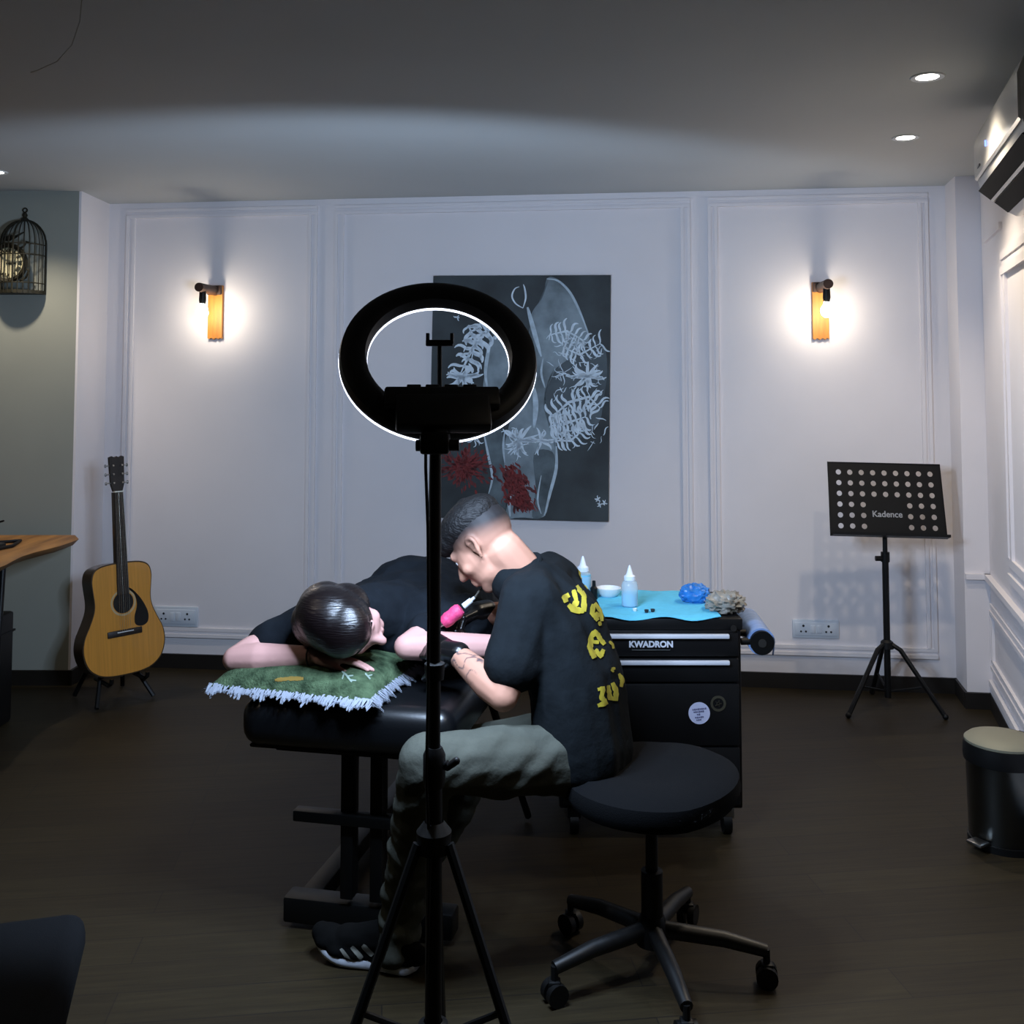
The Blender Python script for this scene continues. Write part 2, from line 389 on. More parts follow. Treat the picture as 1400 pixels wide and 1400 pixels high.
# ------------------------------------------------------------------ wall sockets
SOCK = mat('socket_plastic', (205, 212, 220), 0.35); HOLE = mat('socket_hole', (30, 32, 36), 0.6)
def socket(px0, py0, px1, py1, label):
    s0, z1 = wall_sz(px0, py0); s1, z0 = wall_sz(px1, py1); c = WO + WD * ((s0 + s1) / 2)
    t = thing('wall_socket', label, 'socket', (c.x, c.y, (z0 + z1) / 2), (0, 0, WA), group='double wall sockets')
    wd, h = s1 - s0, z1 - z0
    part('plate', MB().box((0, -0.005, 0), (wd, 0.012, h), bevel=0.004), SOCK, t)
    part('inner_plate', MB().box((0, -0.012, 0), (wd * 0.9, 0.006, h * 0.7), bevel=0.002), SOCK, t)
    for k in (-1, 1):
        for dx, dz, r in ((0, 0.016, 0.006), (-0.012, -0.012, 0.005), (0.012, -0.012, 0.005)):
            part('pin_hole', MB().tube((k * wd * 0.27 + dx, -0.0165, dz), (k * wd * 0.27 + dx, -0.01, dz), r, seg=10), HOLE, t)
    for k in (-0.07, 0.07): part('switch', MB().box((k * wd, -0.016, 0), (wd * 0.1, 0.006, h * 0.42), bevel=0.002), SOCK, t)
socket(212, 828, 271, 857, 'white double wall socket half hidden behind the guitar')
socket(1083, 846, 1147, 873, 'white double wall socket low on the wall left of the music stand')

# ------------------------------------------------------------------ painting
pa, pb = W(594, 378), W(835, 377); pc, pd = W(832, 712), W(587, 706)
ptg = thing('painting', 'large unframed dark canvas of a pale figure with white tendrils and red bursts', 'painting', ((pc + pd) / 2), (0, 0, WA))
CAN = mat('painting_ground', (26, 31, 33), 0.65, rgb2=(58, 67, 70), var=0.3, vs=3.5, bump=0.15, bs=400)
mb = MB(); TH = 0.03
f = [p + WN * TH for p in (pa, pb, pc, pd)]; k = [p for p in (pa, pb, pc, pd)]
vf = [mb.bm.verts.new(p) for p in f]; vk = [mb.bm.verts.new(p) for p in k]
mb.bm.faces.new(vf); mb.bm.faces.new(vk[::-1])
for i in range(4): mb.bm.faces.new((vf[i], vf[(i + 1) % 4], vk[(i + 1) % 4], vk[i]))
canvas = part('canvas', mb, CAN, ptg, True, 0)
def cp(x, y, off): return W(x / 4.0 + 580, y / 4.0 + 370, TH + off)
def area(pts, off, jag=0):
    mb = MB(); n = len(pts); fine = []
    for i in range(n):
        a, b, c, d = pts[i - 1], pts[i], pts[(i + 1) % n], pts[(i + 2) % n]
        for t in (0, .25, .5, .75):
            x, y = [0.5 * (2 * b[q] + (c[q] - a[q]) * t + (2 * a[q] - 5 * b[q] + 4 * c[q] - d[q]) * t * t + (3 * b[q] - a[q] - 3 * c[q] + d[q]) * t ** 3) for q in (0, 1)]
            fine.append((x + random.uniform(-jag, jag), y + random.uniform(-jag, jag)))
    mb.bm.faces.new([mb.bm.verts.new(cp(x, y, off)) for x, y in fine]); bmesh.ops.triangulate(mb.bm, faces=mb.bm.faces[:]); return mb
FIG = mat('painted_figure', (92, 104, 110), 0.65, rgb2=(150, 166, 174), var=0.35, vs=6, bump=0.15, bs=400)
FIGD = mat('painted_limb', (52, 62, 66), 0.65, rgb2=(100, 114, 120), var=0.3, vs=9, bump=0.15, bs=400)
REDP = mat('painted_red', (74, 16, 16), 0.65, rgb2=(124, 26, 22), var=0.4, vs=22, bump=0.15, bs=400)
STRK = mat('painted_tendril', (204, 218, 228), 0.6, var=0.15, vs=30)
EDGE = mat('painted_edge', (172, 188, 198), 0.6, var=0.2, vs=30)
part('painted_body', area([(470, 830), (520, 700), (560, 560), (600, 400), (585, 260), (600, 210), (650, 140), (668, 50), (705, 35), (775, 80), (832, 165), (880, 285), (903, 370), (850, 440), (780, 490), (705, 550), (665, 640), (655, 760), (700, 850), (725, 980), (722, 1080), (690, 1210), (655, 1345), (520, 1348), (445, 1350), (470, 1200), (440, 1090), (438, 960)], 0.0008), FIG, ptg, True, 0)
part('painted_haze', area([(700, 300), (800, 330), (900, 360), (985, 420), (1000, 560), (980, 700), (960, 820), (880, 900), (760, 960), (700, 860), (650, 760), (640, 560)], 0.0005), mat('painted_haze', (48, 56, 60), .65, rgb2=(84, 96, 102), var=.3, vs=5), ptg, True, 0)
part('painted_arm', area([(322, 645), (335, 540), (350, 430), (400, 330), (470, 300), (520, 360), (520, 460), (470, 570), (400, 670), (350, 690)], 0.0010), FIG, ptg, True, 0)
part('painted_limb', area([(330, 880), (418, 862), (435, 1000), (440, 1180), (440, 1345), (360, 1340), (350, 1230), (372, 1150), (355, 1000)], 0.0012), FIGD, ptg, True, 0)
part('painted_limb', area([(600, 1000), (700, 990), (715, 1090), (680, 1210), (650, 1340), (590, 1345), (610, 1200)], 0.0012), FIGD, ptg, True, 0)
def brush(mb, pts, w0, off):
    n = len(pts); prev = None
    for i, (x, y) in enumerate(pts):
        a, b = pts[max(0, i - 1)], pts[min(n - 1, i + 1)]; dx, dy = b[0] - a[0], b[1] - a[1]; l = math.hypot(dx, dy) or 1
        wd = w0 * max(0.12, math.sin(math.pi * (0.12 + 0.8 * i / (n - 1)))) / 2
        cur = (mb.bm.verts.new(cp(x - dy / l * wd, y + dx / l * wd, off)), mb.bm.verts.new(cp(x + dy / l * wd, y - dx / l * wd, off)))
        if prev: mb.bm.faces.new((prev[0], prev[1], cur[1], cur[0]))
        prev = cur
def wisp(x, y, ang, ln, curl, n=9):
    pts = []
    for i in range(n):
        t = i / (n - 1); pts.append((x, y)); a = ang + curl * math.sin(t * math.pi * 1.5); x += math.cos(a) * ln / n; y += math.sin(a) * ln / n
    return pts
rs = random.Random(3); mb = MB()
def fern(ax, n, ln, side, spread=0.9, w0=15):
    for i in range(n):
        t = i / (n - 1); j = min(int(t * (len(ax) - 1)), len(ax) - 2); u = t * (len(ax) - 1) - j
        x = ax[j][0] + (ax[j + 1][0] - ax[j][0]) * u; y = ax[j][1] + (ax[j + 1][1] - ax[j][1]) * u
        a0 = math.atan2(ax[j + 1][1] - ax[j][1], ax[j + 1][0] - ax[j][0])
        for sg in side: brush(mb, wisp(x, y, a0 + sg * spread + rs.uniform(-.15, .15), ln * rs.uniform(.75, 1.2), sg * rs.uniform(.5, .9)), w0 * rs.uniform(.7, 1.2), 0.0022)
    brush(mb, [(x, y) for x, y in ax], w0, 0.0022)
def star(x, y, n, ln, w0=14, sq=1.0):
    for i in range(n):
        a = 2 * math.pi * i / n + rs.uniform(-.2, .2); brush(mb, [(x + (p - x), y + (q - y) * sq) for p, q in wisp(x, y, a, ln * rs.uniform(.7, 1.2), rs.uniform(-1, 1))], w0 * rs.uniform(.7, 1.2), 0.0024)
fern([(390, 300), (330, 340), (260, 430), (200, 560)], 10, 100, (-1, 1), 0.9, 22)
fern([(240, 300), (280, 380), (260, 480)], 7, 80, (-1, 1), 0.8, 17); star(205, 585, 15, 125, 19, 0.7)
fern([(690, 350), (780, 330), (870, 380)], 8, 80, (-1, 1), w0=13); fern([(760, 420), (850, 460), (960, 400)], 9, 80, (-1, 1), w0=13)
star(890, 580, 17, 125, 16, 0.75); star(760, 560, 8, 70, 5); fern([(700, 800), (790, 720), (900, 690), (960, 750)], 11, 90, (-1, 1), 1.1, 16)
fern([(690, 850), (760, 840), (880, 800)], 10, 95, (1, -1), 1.0, 18); fern([(720, 930), (800, 930), (870, 870)], 7, 80, (-1, 1), w0=15)
star(520, 930, 17, 120, 16); star(640, 930, 12, 95, 13); star(910, 730, 7, 45, 6); star(515, 960, 8, 80, 8); star(280, 920, 6, 70, 7)
brush(mb, cr([(540, 205), (500, 180), (480, 140), (495, 100), (520, 88)]), 9, .002); brush(mb, cr([(540, 205), (555, 150), (550, 100), (542, 75)]), 10, .002)
for i in range(90):
    x, y = rs.uniform(680, 985), rs.uniform(330, 940)
    if 0 < (x - 640) and y > 330 + max(0, x - 900) * 1.2: brush(mb, wisp(x, y, rs.uniform(0, 6.28), rs.uniform(30, 75), rs.uniform(-1.4, 1.4), 8), rs.uniform(3, 7), .002)
for x, y in ((180, 255), (950, 1250), (985, 1270), (960, 1280)): star(x, y, 5, 22, 7)
part('painted_tendrils', mb, STRK, ptg, True, 0, kind='stuff')
mb = MB()
for pts, wd in (([(345, 640), (335, 560), (345, 470), (365, 390), (420, 320)], 20), ([(670, 45), (730, 55), (790, 110), (830, 180), (870, 270), (900, 360)], 13), ([(325, 885), (350, 1010), (372, 1130), (352, 1220)], 14), ([(722, 960), (722, 1080), (690, 1210), (658, 1340)], 18),
                ([(440, 880), (432, 960), (440, 1050)], 12), ([(470, 1345), (465, 1250), (490, 1180)], 16), ([(640, 1330), (620, 1250), (640, 1120)], 10), ([(660, 640), (640, 560), (650, 480)], 12), ([(600, 640), (610, 740), (600, 860)], 30), ([(565, 200), (600, 330), (640, 470)], 26)):
    brush(mb, cr(pts), wd, 0.0018)
part('painted_outlines', mb, EDGE, ptg, True, 0, kind='stuff')
rs = random.Random(5)
for nm, M_, col, wd in (('painted_red_shadow', 260, mat('painted_red', (66, 14, 15), .65, var=.4, vs=40), 15), ('painted_red_strokes', 170, mat('painted_red_light', (112, 22, 20), .65, var=.4, vs=40), 6)):
    mb = MB()
    for i in range(M_):
        t = rs.random(); x, y = 455 + 100 * t + rs.gauss(0, 34), 1075 + 260 * t + rs.gauss(0, 14)
        if y < 1285: brush(mb, wisp(x, y, rs.uniform(.5, 1.5), 55, rs.uniform(-.9, .9), 6), wd * rs.uniform(.6, 1.3), .0019 if wd > 8 else .0023)
    for i in range(M_):
        a = rs.uniform(0, 6.28); r_ = abs(rs.gauss(0, 62)); brush(mb, wisp(222 + r_ * math.cos(a), 1075 + r_ * .75 * math.sin(a), a, 36, rs.uniform(-.4, .4), 5), wd * rs.uniform(.6, 1.3), .0019 if wd > 8 else .0023)
    part(nm, mb, col, ptg, True, 0, kind='stuff')

# ------------------------------------------------------------------ birdcage wall clock
IRON = mat('aged_iron', (44, 42, 32), 0.55, metal=0.5, var=0.3, vs=30)
cbl, cbr = P(2, 402, LY), P(62, 402, LY); ctop = P(34, 285, LY)
clk = thing('birdcage_clock', 'antique birdcage wall clock of thin iron wires with a round dial', 'clock', ((cbl.x + cbr.x) / 2, LY, cbl.z), (0, 0, 0))
hw, hh = (cbr.x - cbl.x) / 2, ctop.z - cbl.z; Hs = hh * 0.56; Hd = hh * 0.86; DP = 0.12
def arch(th, off=0.0):
    """half-round cage: th runs from one side of the wall round the front to the other"""
    x0, y0 = -hw * math.cos(th), -DP * math.sin(th); pts = [(x0, y0 - .003, 0.0), (x0, y0 - .003, Hs)]
    for i in range(1, 9): a = i / 8 * math.pi / 2; pts.append((x0 * math.cos(a), y0 * math.cos(a) - .003, Hs + (Hd - Hs) * math.sin(a)))
    return pts
for i in range(15): part('cage_wire', MB().path(arch(math.pi * i / 14), 0.0028 if i % 7 else 0.005, 6), IRON, clk)
part('base_tray', MB().slab([(-hw * math.cos(math.pi * i / 16) * 1.03, -DP * math.sin(math.pi * i / 16) * 1.03) for i in range(17)][::-1], -0.004, 0.014), IRON, clk, smooth=0)
for z in (0.05, Hs * 0.78, Hs): part('cage_hoop', MB().path([(-hw * math.cos(math.pi * i / 16), -DP * math.sin(math.pi * i / 16) - .003, z) for i in range(17)], 0.003, 6), IRON, clk)
part('finial', MB().lathe([(0, 0), (0.016, 0.0), (0.02, 0.008), (0.009, 0.02), (0.014, 0.03), (0.008, 0.042), (0, 0.044)], (0, -0.006, Hd - 0.004)).path([(0.011 * math.cos(a * .524), -0.006, Hd + 0.052 + 0.011 * math.sin(a * .524)) for a in range(12)], 0.0035, 6, True), IRON, clk)
dc, dr = V((-0.045, -DP * 0.62, hh * 0.34)), 0.098
MF = Matrix.Rotation(R(90), 3, 'X')
part('dial_rim', MB().lathe([(dr * .8, -0.008), (dr * .86, -0.012), (dr, -0.006), (dr * 1.04, 0.006), (dr * .96, 0.02), (dr * .8, 0.012)], dc, 36, MF, closed=True), IRON, clk)
dial = part('dial', MB().lathe([(0, 0.0), (dr * .82, 0.0), (dr * .82, 0.006), (0, 0.006)], dc, 36, MF), mat('dial_enamel', (200, 194, 160), 0.6, var=0.2, vs=25), clk)
rn = ['XII', 'I', 'II', 'III', 'IIII', 'V', 'VI', 'VII', 'VIII', 'IX', 'X', 'XI']
for i, s in enumerate(rn):
    a = i * math.pi / 6; M = Matrix.Translation(dc + V((math.sin(a) * dr * .62, -0.009, math.cos(a) * dr * .62))) @ Matrix.Rotation(a, 4, 'Y') @ Matrix.Rotation(R(90), 4, 'X')
    link('numeral', text_mesh(s, 0.028, M, 0.0006), IRON, dial, False)
part('hour_hand', MB().box(dc + V((0.018, -0.011, -.002)), (0.05, 0.002, 0.007)), IRON, dial); part('minute_hand', MB().box(dc + V((0.002, -0.013, .028)), (0.005, 0.002, 0.07)), IRON, dial)
part('bird_figure', MB().ball(dc + V((0, 0, dr + 0.03)), (0.028, 0.012, 0.014), Matrix.Rotation(R(-18), 3, 'Y')).ball(dc + V((-0.026, 0, dr + 0.043)), 0.01).tube(dc + V((0.02, 0, dr + 0.03)), dc + V((0.075, 0, dr + 0.062)), 0.008, 0.003).tube(dc + V((0, 0, dr)), dc + V((0, 0, dr + 0.03)), 0.003), IRON, clk)
part('leaf_scroll', MB().path([dc + V((0.05, 0, 0.075)), dc + V((0.075, 0, 0.085)), dc + V((0.09, 0, 0.11)), dc + V((0.105, 0, 0.105))], 0.005, 6), IRON, clk)
part('leaf_scroll', MB().path([dc + V((0.08, 0, -0.02)), dc + V((0.105, 0, -0.04)), dc + V((0.09, 0, -0.075)), dc + V((0.06, 0, -0.09))], 0.006, 6), IRON, clk)

# ------------------------------------------------------------------ live-edge desk and what is on and under it
SLABW = mat('desk_slab_wood', (128, 86, 40), 0.5, rgb2=(176, 124, 62), var=0.2, vs=5, stretch=(5, 0.6, 5), bump=0.08)
rsd = random.Random(11)
def edge_x(y): return -2.14 + 0.018 * math.sin(y * 5.1) + 0.012 * math.sin(y * 11.7 + 1)
ys = [2.6 + i * (5.10 - 2.6) / 24 for i in range(25)]
dz = 0.775
desk = thing('live_edge_desk', 'wooden live-edge slab desk with thin black legs against the grey wall', 'desk', (-2.55, 4.0, 0))
mb = MB()
for i in range(24):
    y0, y1 = ys[i], ys[i + 1]
    for a, b, c, d in (((edge_x(y0) - .02, y0, dz), (edge_x(y1) - .02, y1, dz), (-2.9, y1, dz), (-2.9, y0, dz)), ((edge_x(y0) - .02, y0, dz), (edge_x(y0), y0, dz - .02), (edge_x(y1), y1, dz - .02), (edge_x(y1) - .02, y1, dz)),
                       ((edge_x(y0), y0, dz - .02), (edge_x(y0) - .03, y0, dz - .05), (edge_x(y1) - .03, y1, dz - .05), (edge_x(y1), y1, dz - .02)), ((edge_x(y0) - .03, y0, dz - .05), (-2.9, y0, dz - .05), (-2.9, y1, dz - .05), (edge_x(y1) - .03, y1, dz - .05)),
                       ((-2.9, y0, dz), (-2.9, y1, dz), (-2.9, y1, dz - .05), (-2.9, y0, dz - .05))): mb.quad(a, b, c, d)
for y in (ys[0], ys[-1]): mb.bm.faces.new([mb.bm.verts.new(q) for q in ((edge_x(y) - .02, y, dz), (edge_x(y), y, dz - .02), (edge_x(y) - .03, y, dz - .05), (-2.9, y, dz - .05), (-2.9, y, dz))])
bmesh.ops.remove_doubles(mb.bm, verts=mb.bm.verts[:], dist=0.0005)
part('slab_top', mb, SLABW, desk, True, 50)
for y, x in ((4.62, -2.27), (3.0, -2.3)):
    foot = (x + 0.04, y - 0.02, 0.0)
    part('leg', MB().tube((x, y, dz - .05), (x + 0.045, y - 0.15, 0.0), 0.013), BLACKMETAL, desk, True)
    part('leg', MB().tube((x - 0.13, y + 0.04, dz - .05), (x + 0.02, y - 0.14, 0.0), 0.013), BLACKMETAL, desk, True)
    part('leg', MB().tube((-2.82, y, dz - .05), (-2.84, y - 0.1, 0.0), 0.013), BLACKMETAL, desk, True)
mb = MB().span((-2.62, 4.2, 0.0), (-2.262, 4.72, 0.49), bevel=0.012)
bx = thing('black_cabinet', 'black box-shaped cabinet on the floor under the wooden desk', 'cabinet', (-2.44, 4.46, 0))
part('body', mb, BLACK, bx, True); part('lid_seam', MB().span((-2.625, 4.195, 0.40), (-2.257, 4.725, 0.408)), mat('seam', (6, 6, 6), .7), bx, True)
nb = thing('folded_strap', 'flat black folded strap lying on the wooden desk slab', 'strap', (-2.36, 4.6, dz))
part('band', MB().path([(-2.50, 4.15, dz + .008), (-2.36, 4.4, dz + .008), (-2.27, 4.7, dz + .008), (-2.31, 4.86, dz + .008), (-2.40, 4.8, dz + .008), (-2.48, 4.5, dz + .008)], 0.008, 8), BLACK, nb, True)
part('pouch', MB().box((-2.40, 4.52, dz + 0.011), (0.11, 0.42, 0.022), Matrix.Rotation(R(-12), 3, 'Z'), bevel=0.008), mat('black_fabric', (20, 20, 20), .9), nb, True)
lp = thing('black_desk_gadget', 'small dark rounded device standing on the far left of the desk', 'device', (-2.46, 4.85, dz))
part('body', MB().lathe([(0, 0), (0.035, 0), (0.042, 0.02), (0.04, 0.08), (0.028, 0.105), (0, 0.112)], (-2.46, 4.85, dz)), BLACK, lp, True)
part('antenna', MB().tube((-2.43, 4.85, dz + .09), (-2.385, 4.85, dz + .102), 0.006, 0.004), BLACK, lp, True)

# ------------------------------------------------------------------ guitar on its stand
SPRUCE = mat('spruce_top', (206, 142, 58), 0.3, var=0.1, vs=3, stretch=(40, 1, 1), coat=0.3); SIDEW = mat('guitar_side_wood', (46, 30, 18), 0.3, var=0.3, vs=6, coat=0.4)
ROSE = mat('rosewood', (30, 20, 14), 0.5, var=0.2, vs=20); STEEL = mat('string_steel', (170, 165, 150), 0.3, metal=1)
gp = P(166, 930, 4.98); GZ = 0.135
gt = thing('acoustic_guitar', 'acoustic guitar with pale spruce top and black pickguard leaning in the corner', 'guitar', (gp.x, 4.98, GZ), (R(-7), R(-0.8), R(46)))
half = [(0.0, 0.0), (0.07, 0.003), (0.13, 0.018), (0.178, 0.058), (0.2, 0.125), (0.193, 0.19), (0.165, 0.25), (0.143, 0.305), (0.138, 0.35), (0.144, 0.41), (0.147, 0.455), (0.135, 0.495), (0.1, 0.515), (0.045, 0.522), (0.0, 0.522)]
hc = cr(half); outl = hc + [(-x, z) for x, z in hc[::-1][1:-1]]
part('body_sides', MB().prism(outl, -0.05, 0.055), SIDEW, gt, smooth=50)
part('soundboard', MB().prism([(x * .985, .261 + (z - .261) * .985) for x, z in outl], -0.054, -0.05), SPRUCE, gt, smooth=50)
part('binding', MB().path([(x, -0.0505, z) for x, z in outl], 0.0028, 6, True), mat('binding', (60, 46, 30), .4), gt)
SH = (0.0, 0.335)
part('soundhole', MB().lathe([(0, -0.0545), (0.05, -0.0545), (0.05, -0.05), (0, -0.05)], (SH[0], 0, SH[1]), 28, Matrix.Rotation(R(-90), 3, 'X')), mat('soundhole_dark', (20, 14, 9), .8), gt)
part('rosette', MB().lathe([(0.054, -0.0545), (0.062, -0.0548), (0.062, -0.053), (0.054, -0.053)], (SH[0], 0, SH[1]), 32, Matrix.Rotation(R(-90), 3, 'X'), closed=True), mat('rosette', (190, 170, 130), .4), gt)
part('pickguard', MB().prism(cr([(0.03, 0.402), (0.052, 0.385), (0.085, 0.345), (0.11, 0.30), (0.122, 0.26), (0.115, 0.225), (0.085, 0.212), (0.055, 0.225), (0.052, 0.262), (0.064, 0.30), (0.066, 0.33), (0.056, 0.365), (0.035, 0.388), (0.03, 0.402)])[:-1], -0.0562, -0.054), mat('pickguard', (10, 10, 10), .2), gt, smooth=0)
part('bridge', MB().box((0, -0.058, 0.195), (0.17, 0.01, 0.03), bevel=0.004), ROSE, gt); part('saddle', MB().box((0, -0.064, 0.2), (0.08, 0.004, 0.004)), WHITEPL, gt)
part('neck', MB().prism([(-0.028, 0.50), (0.028, 0.50), (0.022, 0.86), (-0.022, 0.86)], -0.05, -0.028), SIDEW, gt)
fb = part('fretboard', MB().prism([(-0.029, 0.375), (0.029, 0.375), (0.022, 0.86), (-0.022, 0.86)], -0.062, -0.05), ROSE, gt)
L0 = 0.655
for n in range(1, 19): z = 0.86 - L0 * (1 - 2 ** (-n / 12)); part('fret', MB().box((0, -0.0625, z), (0.045 + 0.012 * n / 18, 0.002, 0.0016)), mat('fret_dull', (60, 54, 46), .5), fb)
part('nut', MB().box((0, -0.06, 0.862), (0.046, 0.012, 0.006)), mat('bone', (225, 222, 205), .4), gt)
hd = part('headstock', MB().prism([(-0.022, 0.864), (0.022, 0.864), (0.033, 0.90), (0.037, 1.03), (0.025, 1.035), (0.01, 1.028), (0, 1.034), (-0.01, 1.028), (-0.025, 1.035), (-0.037, 1.03), (-0.033, 0.90)], -0.055, -0.038), ROSE, gt, smooth=0)
for i in range(3):
    for sg in (-1, 1):
        z = 0.905 + i * 0.042
        tn = part('tuner', MB().tube((sg * 0.022, -0.066, z), (sg * 0.022, -0.05, z), 0.0045, seg=8).tube((sg * 0.03, -0.045, z), (sg * 0.05, -0.045, z), 0.003, seg=6).ball((sg * 0.054, -0.045, z), (0.006, 0.004, 0.009), seg=8), CHROME, gt)
for i in range(6):
    x = -0.018 + i * 0.0072; x2 = -0.026 + i * 0.0104
    part('string', MB().tube((x2, -0.066, 0.2), (x, -0.067, 0.862), 0.0006, seg=5), STEEL, gt)
part('strap_pin', MB().lathe([(0, 0), (0.007, 0), (0.004, 0.008), (0.008, 0.014), (0, 0.015)], (0, 0, -0.012)), CHROME, gt)
gs = thing('guitar_stand', 'low black folding stand holding the guitar off the floor', 'stand', (gp.x, 4.98, 0), (0, 0, R(46)))
for sg in (-1, 1):
    lg = part('leg', MB().path([(sg * 0.05, 0.10, 0.30), (sg * 0.09, 0.03, 0.13), (sg * 0.14, -0.05, 0.012)], 0.011), BLACKMETAL, gs)
    part('rear_leg', MB().tube((sg * 0.05, 0.10, 0.30), (sg * 0.12, 0.24, 0.011), 0.011), BLACKMETAL, gs)
    part('cradle_arm', MB().path([(sg * 0.088, 0.085, 0.115), (sg * 0.088, -0.06, 0.108), (sg * 0.088, -0.085, 0.125), (sg * 0.088, -0.088, 0.145)], 0.01), BLACKMETAL, gs)
part('crossbar', MB().tube((-0.088, 0.085, 0.115), (0.088, 0.085, 0.115), 0.008), BLACKMETAL, gs)

# ------------------------------------------------------------------ music stand
sx = P(1209, 700, 4.86); ms = thing('music_stand', 'black perforated music stand on thin tripod by the right wall panel', 'music stand', (sx.x, 4.86, 0), (0, 0, R(-3)))
za, zb_ = P(1209, 634, 4.86).z, P(1209, 731, 4.86).z
zd = (za + zb_) / 2; hgt = (za - zb_) / math.cos(R(14)); DW = 0.525
MD = Matrix.Translation((0, -0.03, zd)) @ Matrix.Rotation(R(1.2), 4, 'Y') @ Matrix.Rotation(R(-14), 4, 'X')
mb = MB(); nc, nr = 9, 6; mx_, mt, mbm = 0.022, 0.02, 0.02; cw, chh = (DW - 2 * mx_) / nc, (hgt - mt - mbm) / nr
TP = lambda x, z, y=0.0: MD @ V((x * (1 + 0.02 * (-z / hgt)), y, z))
def cell(x0, x1, z0, z1, hole, y):
    if not hole: mb.quad(TP(x0, z0, y), TP(x1, z0, y), TP(x1, z1, y), TP(x0, z1, y)); return
    cx_, cz_ = (x0 + x1) / 2, (z0 + z1) / 2; n = 16; sq = []; ci = []
    for k in range(n):
        a = math.pi / 4 + 2 * math.pi * k / n; c, s_ = math.cos(a), math.sin(a); m_ = max(abs(c), abs(s_))
        sq.append(mb.bm.verts.new(TP(cx_ + c / m_ * (x1 - x0) / 2, cz_ + s_ / m_ * (z1 - z0) / 2, y))); ci.append(mb.bm.verts.new(TP(cx_ + c * 0.0125, cz_ + s_ * 0.0125, y)))
    for k in range(n): mb.bm.faces.new((sq[k], sq[(k + 1) % n], ci[(k + 1) % n], ci[k]))
    return ci
for y in (-0.001, 0.001):
    for r_ in range(nr):
        for c in range(nc):
            cell(-DW / 2 + mx_ + c * cw, -DW / 2 + mx_ + (c + 1) * cw, hgt / 2 - mt - (r_ + 1) * chh, hgt / 2 - mt - r_ * chh, not (r_ >= 3 and 3 <= c <= 5), y)
    for x0, x1, z0, z1 in ((-DW / 2, DW / 2, hgt / 2 - mt, hgt / 2), (-DW / 2, DW / 2, -hgt / 2, -hgt / 2 + mbm), (-DW / 2, -DW / 2 + mx_, -hgt / 2 + mbm, hgt / 2 - mt), (DW / 2 - mx_, DW / 2, -hgt / 2 + mbm, hgt / 2 - mt)): cell(x0, x1, z0, z1, False, y)
part('desk_plate', mb, BLACKMETAL, ms, smooth=0)
part('desk_edge', MB().path([TP(-DW / 2, hgt / 2), TP(DW / 2, hgt / 2), TP(DW / 2, -hgt / 2), TP(-DW / 2, -hgt / 2)], 0.004, 6, True), BLACKMETAL, ms)
mb = MB()
for a, b in (((-DW / 2, -hgt / 2, -0.05), (DW / 2, -hgt / 2, -0.05)),): mb.quad(TP(-DW / 2, -hgt / 2, 0), TP(DW / 2, -hgt / 2, 0), TP(DW / 2, -hgt / 2 + .004, -0.05), TP(-DW / 2, -hgt / 2 + .004, -0.05)); mb.quad(TP(-DW / 2, -hgt / 2 - .003, 0), TP(DW / 2, -hgt / 2 - .003, 0), TP(DW / 2, -hgt / 2, -0.05), TP(-DW / 2, -hgt / 2, -0.05)); mb.quad(TP(-DW / 2, -hgt / 2, -0.05), TP(DW / 2, -hgt / 2, -0.05), TP(DW / 2, -hgt / 2 + .012, -0.052), TP(-DW / 2, -hgt / 2 + .012, -0.052))
part('ledge', mb, BLACKMETAL, ms, smooth=0)
link('lettering', text_mesh('Kadence', 0.04, MD @ Matrix.Translation((0, -0.003, -hgt * 0.2)) @ Matrix.Rotation(R(90), 4, 'X'), 0.0006), mat('grey_print', (150, 152, 155), .6), ms, False)
part('bracket', MB().tube((0, 0.0, zd - .16), (0, 0.02, zd - .04), 0.012).box((0, 0.01, zd - 0.09), (0.06, 0.03, 0.06), bevel=0.006), BLACK, ms)
part('upper_pole', MB().tube((0, 0, 0.55), (0, 0, zd - 0.05), 0.011), BLACKMETAL, ms); part('lower_pole', MB().tube((0, 0, 0.06), (0, 0, 0.72), 0.015), BLACKMETAL, ms)
part('clamp_knob', MB().tube((-0.045, 0, 0.70), (-0.012, 0, 0.70), 0.012).tube((0, 0, 0.685), (0, 0, 0.73), 0.02), BLACK, ms)
part('hub', MB().lathe([(0.015, 0.0), (0.03, 0.0), (0.028, 0.03), (0.016, 0.04)], (0, 0, 0.285), closed=True), BLACK, ms)
for k in range(3):
    a = R(-90 + 120 * k + 60); dx, dy = math.cos(a), math.sin(a)
    lg = part('leg', MB().path([(0.022 * dx, 0.022 * dy, 0.305), (0.06 * dx, 0.06 * dy, 0.285), (0.25 * dx, 0.25 * dy, 0.012)], 0.011, 8), BLACKMETAL, ms)
    part('rubber_foot', MB().ball((0.25 * dx, 0.25 * dy, 0.014), 0.014, seg=8), BLACK, lg)
    part('brace', MB().tube((0.012 * dx, 0.012 * dy, 0.09), (0.15 * dx, 0.15 * dy, 0.128), 0.005, seg=6), BLACKMETAL, ms)

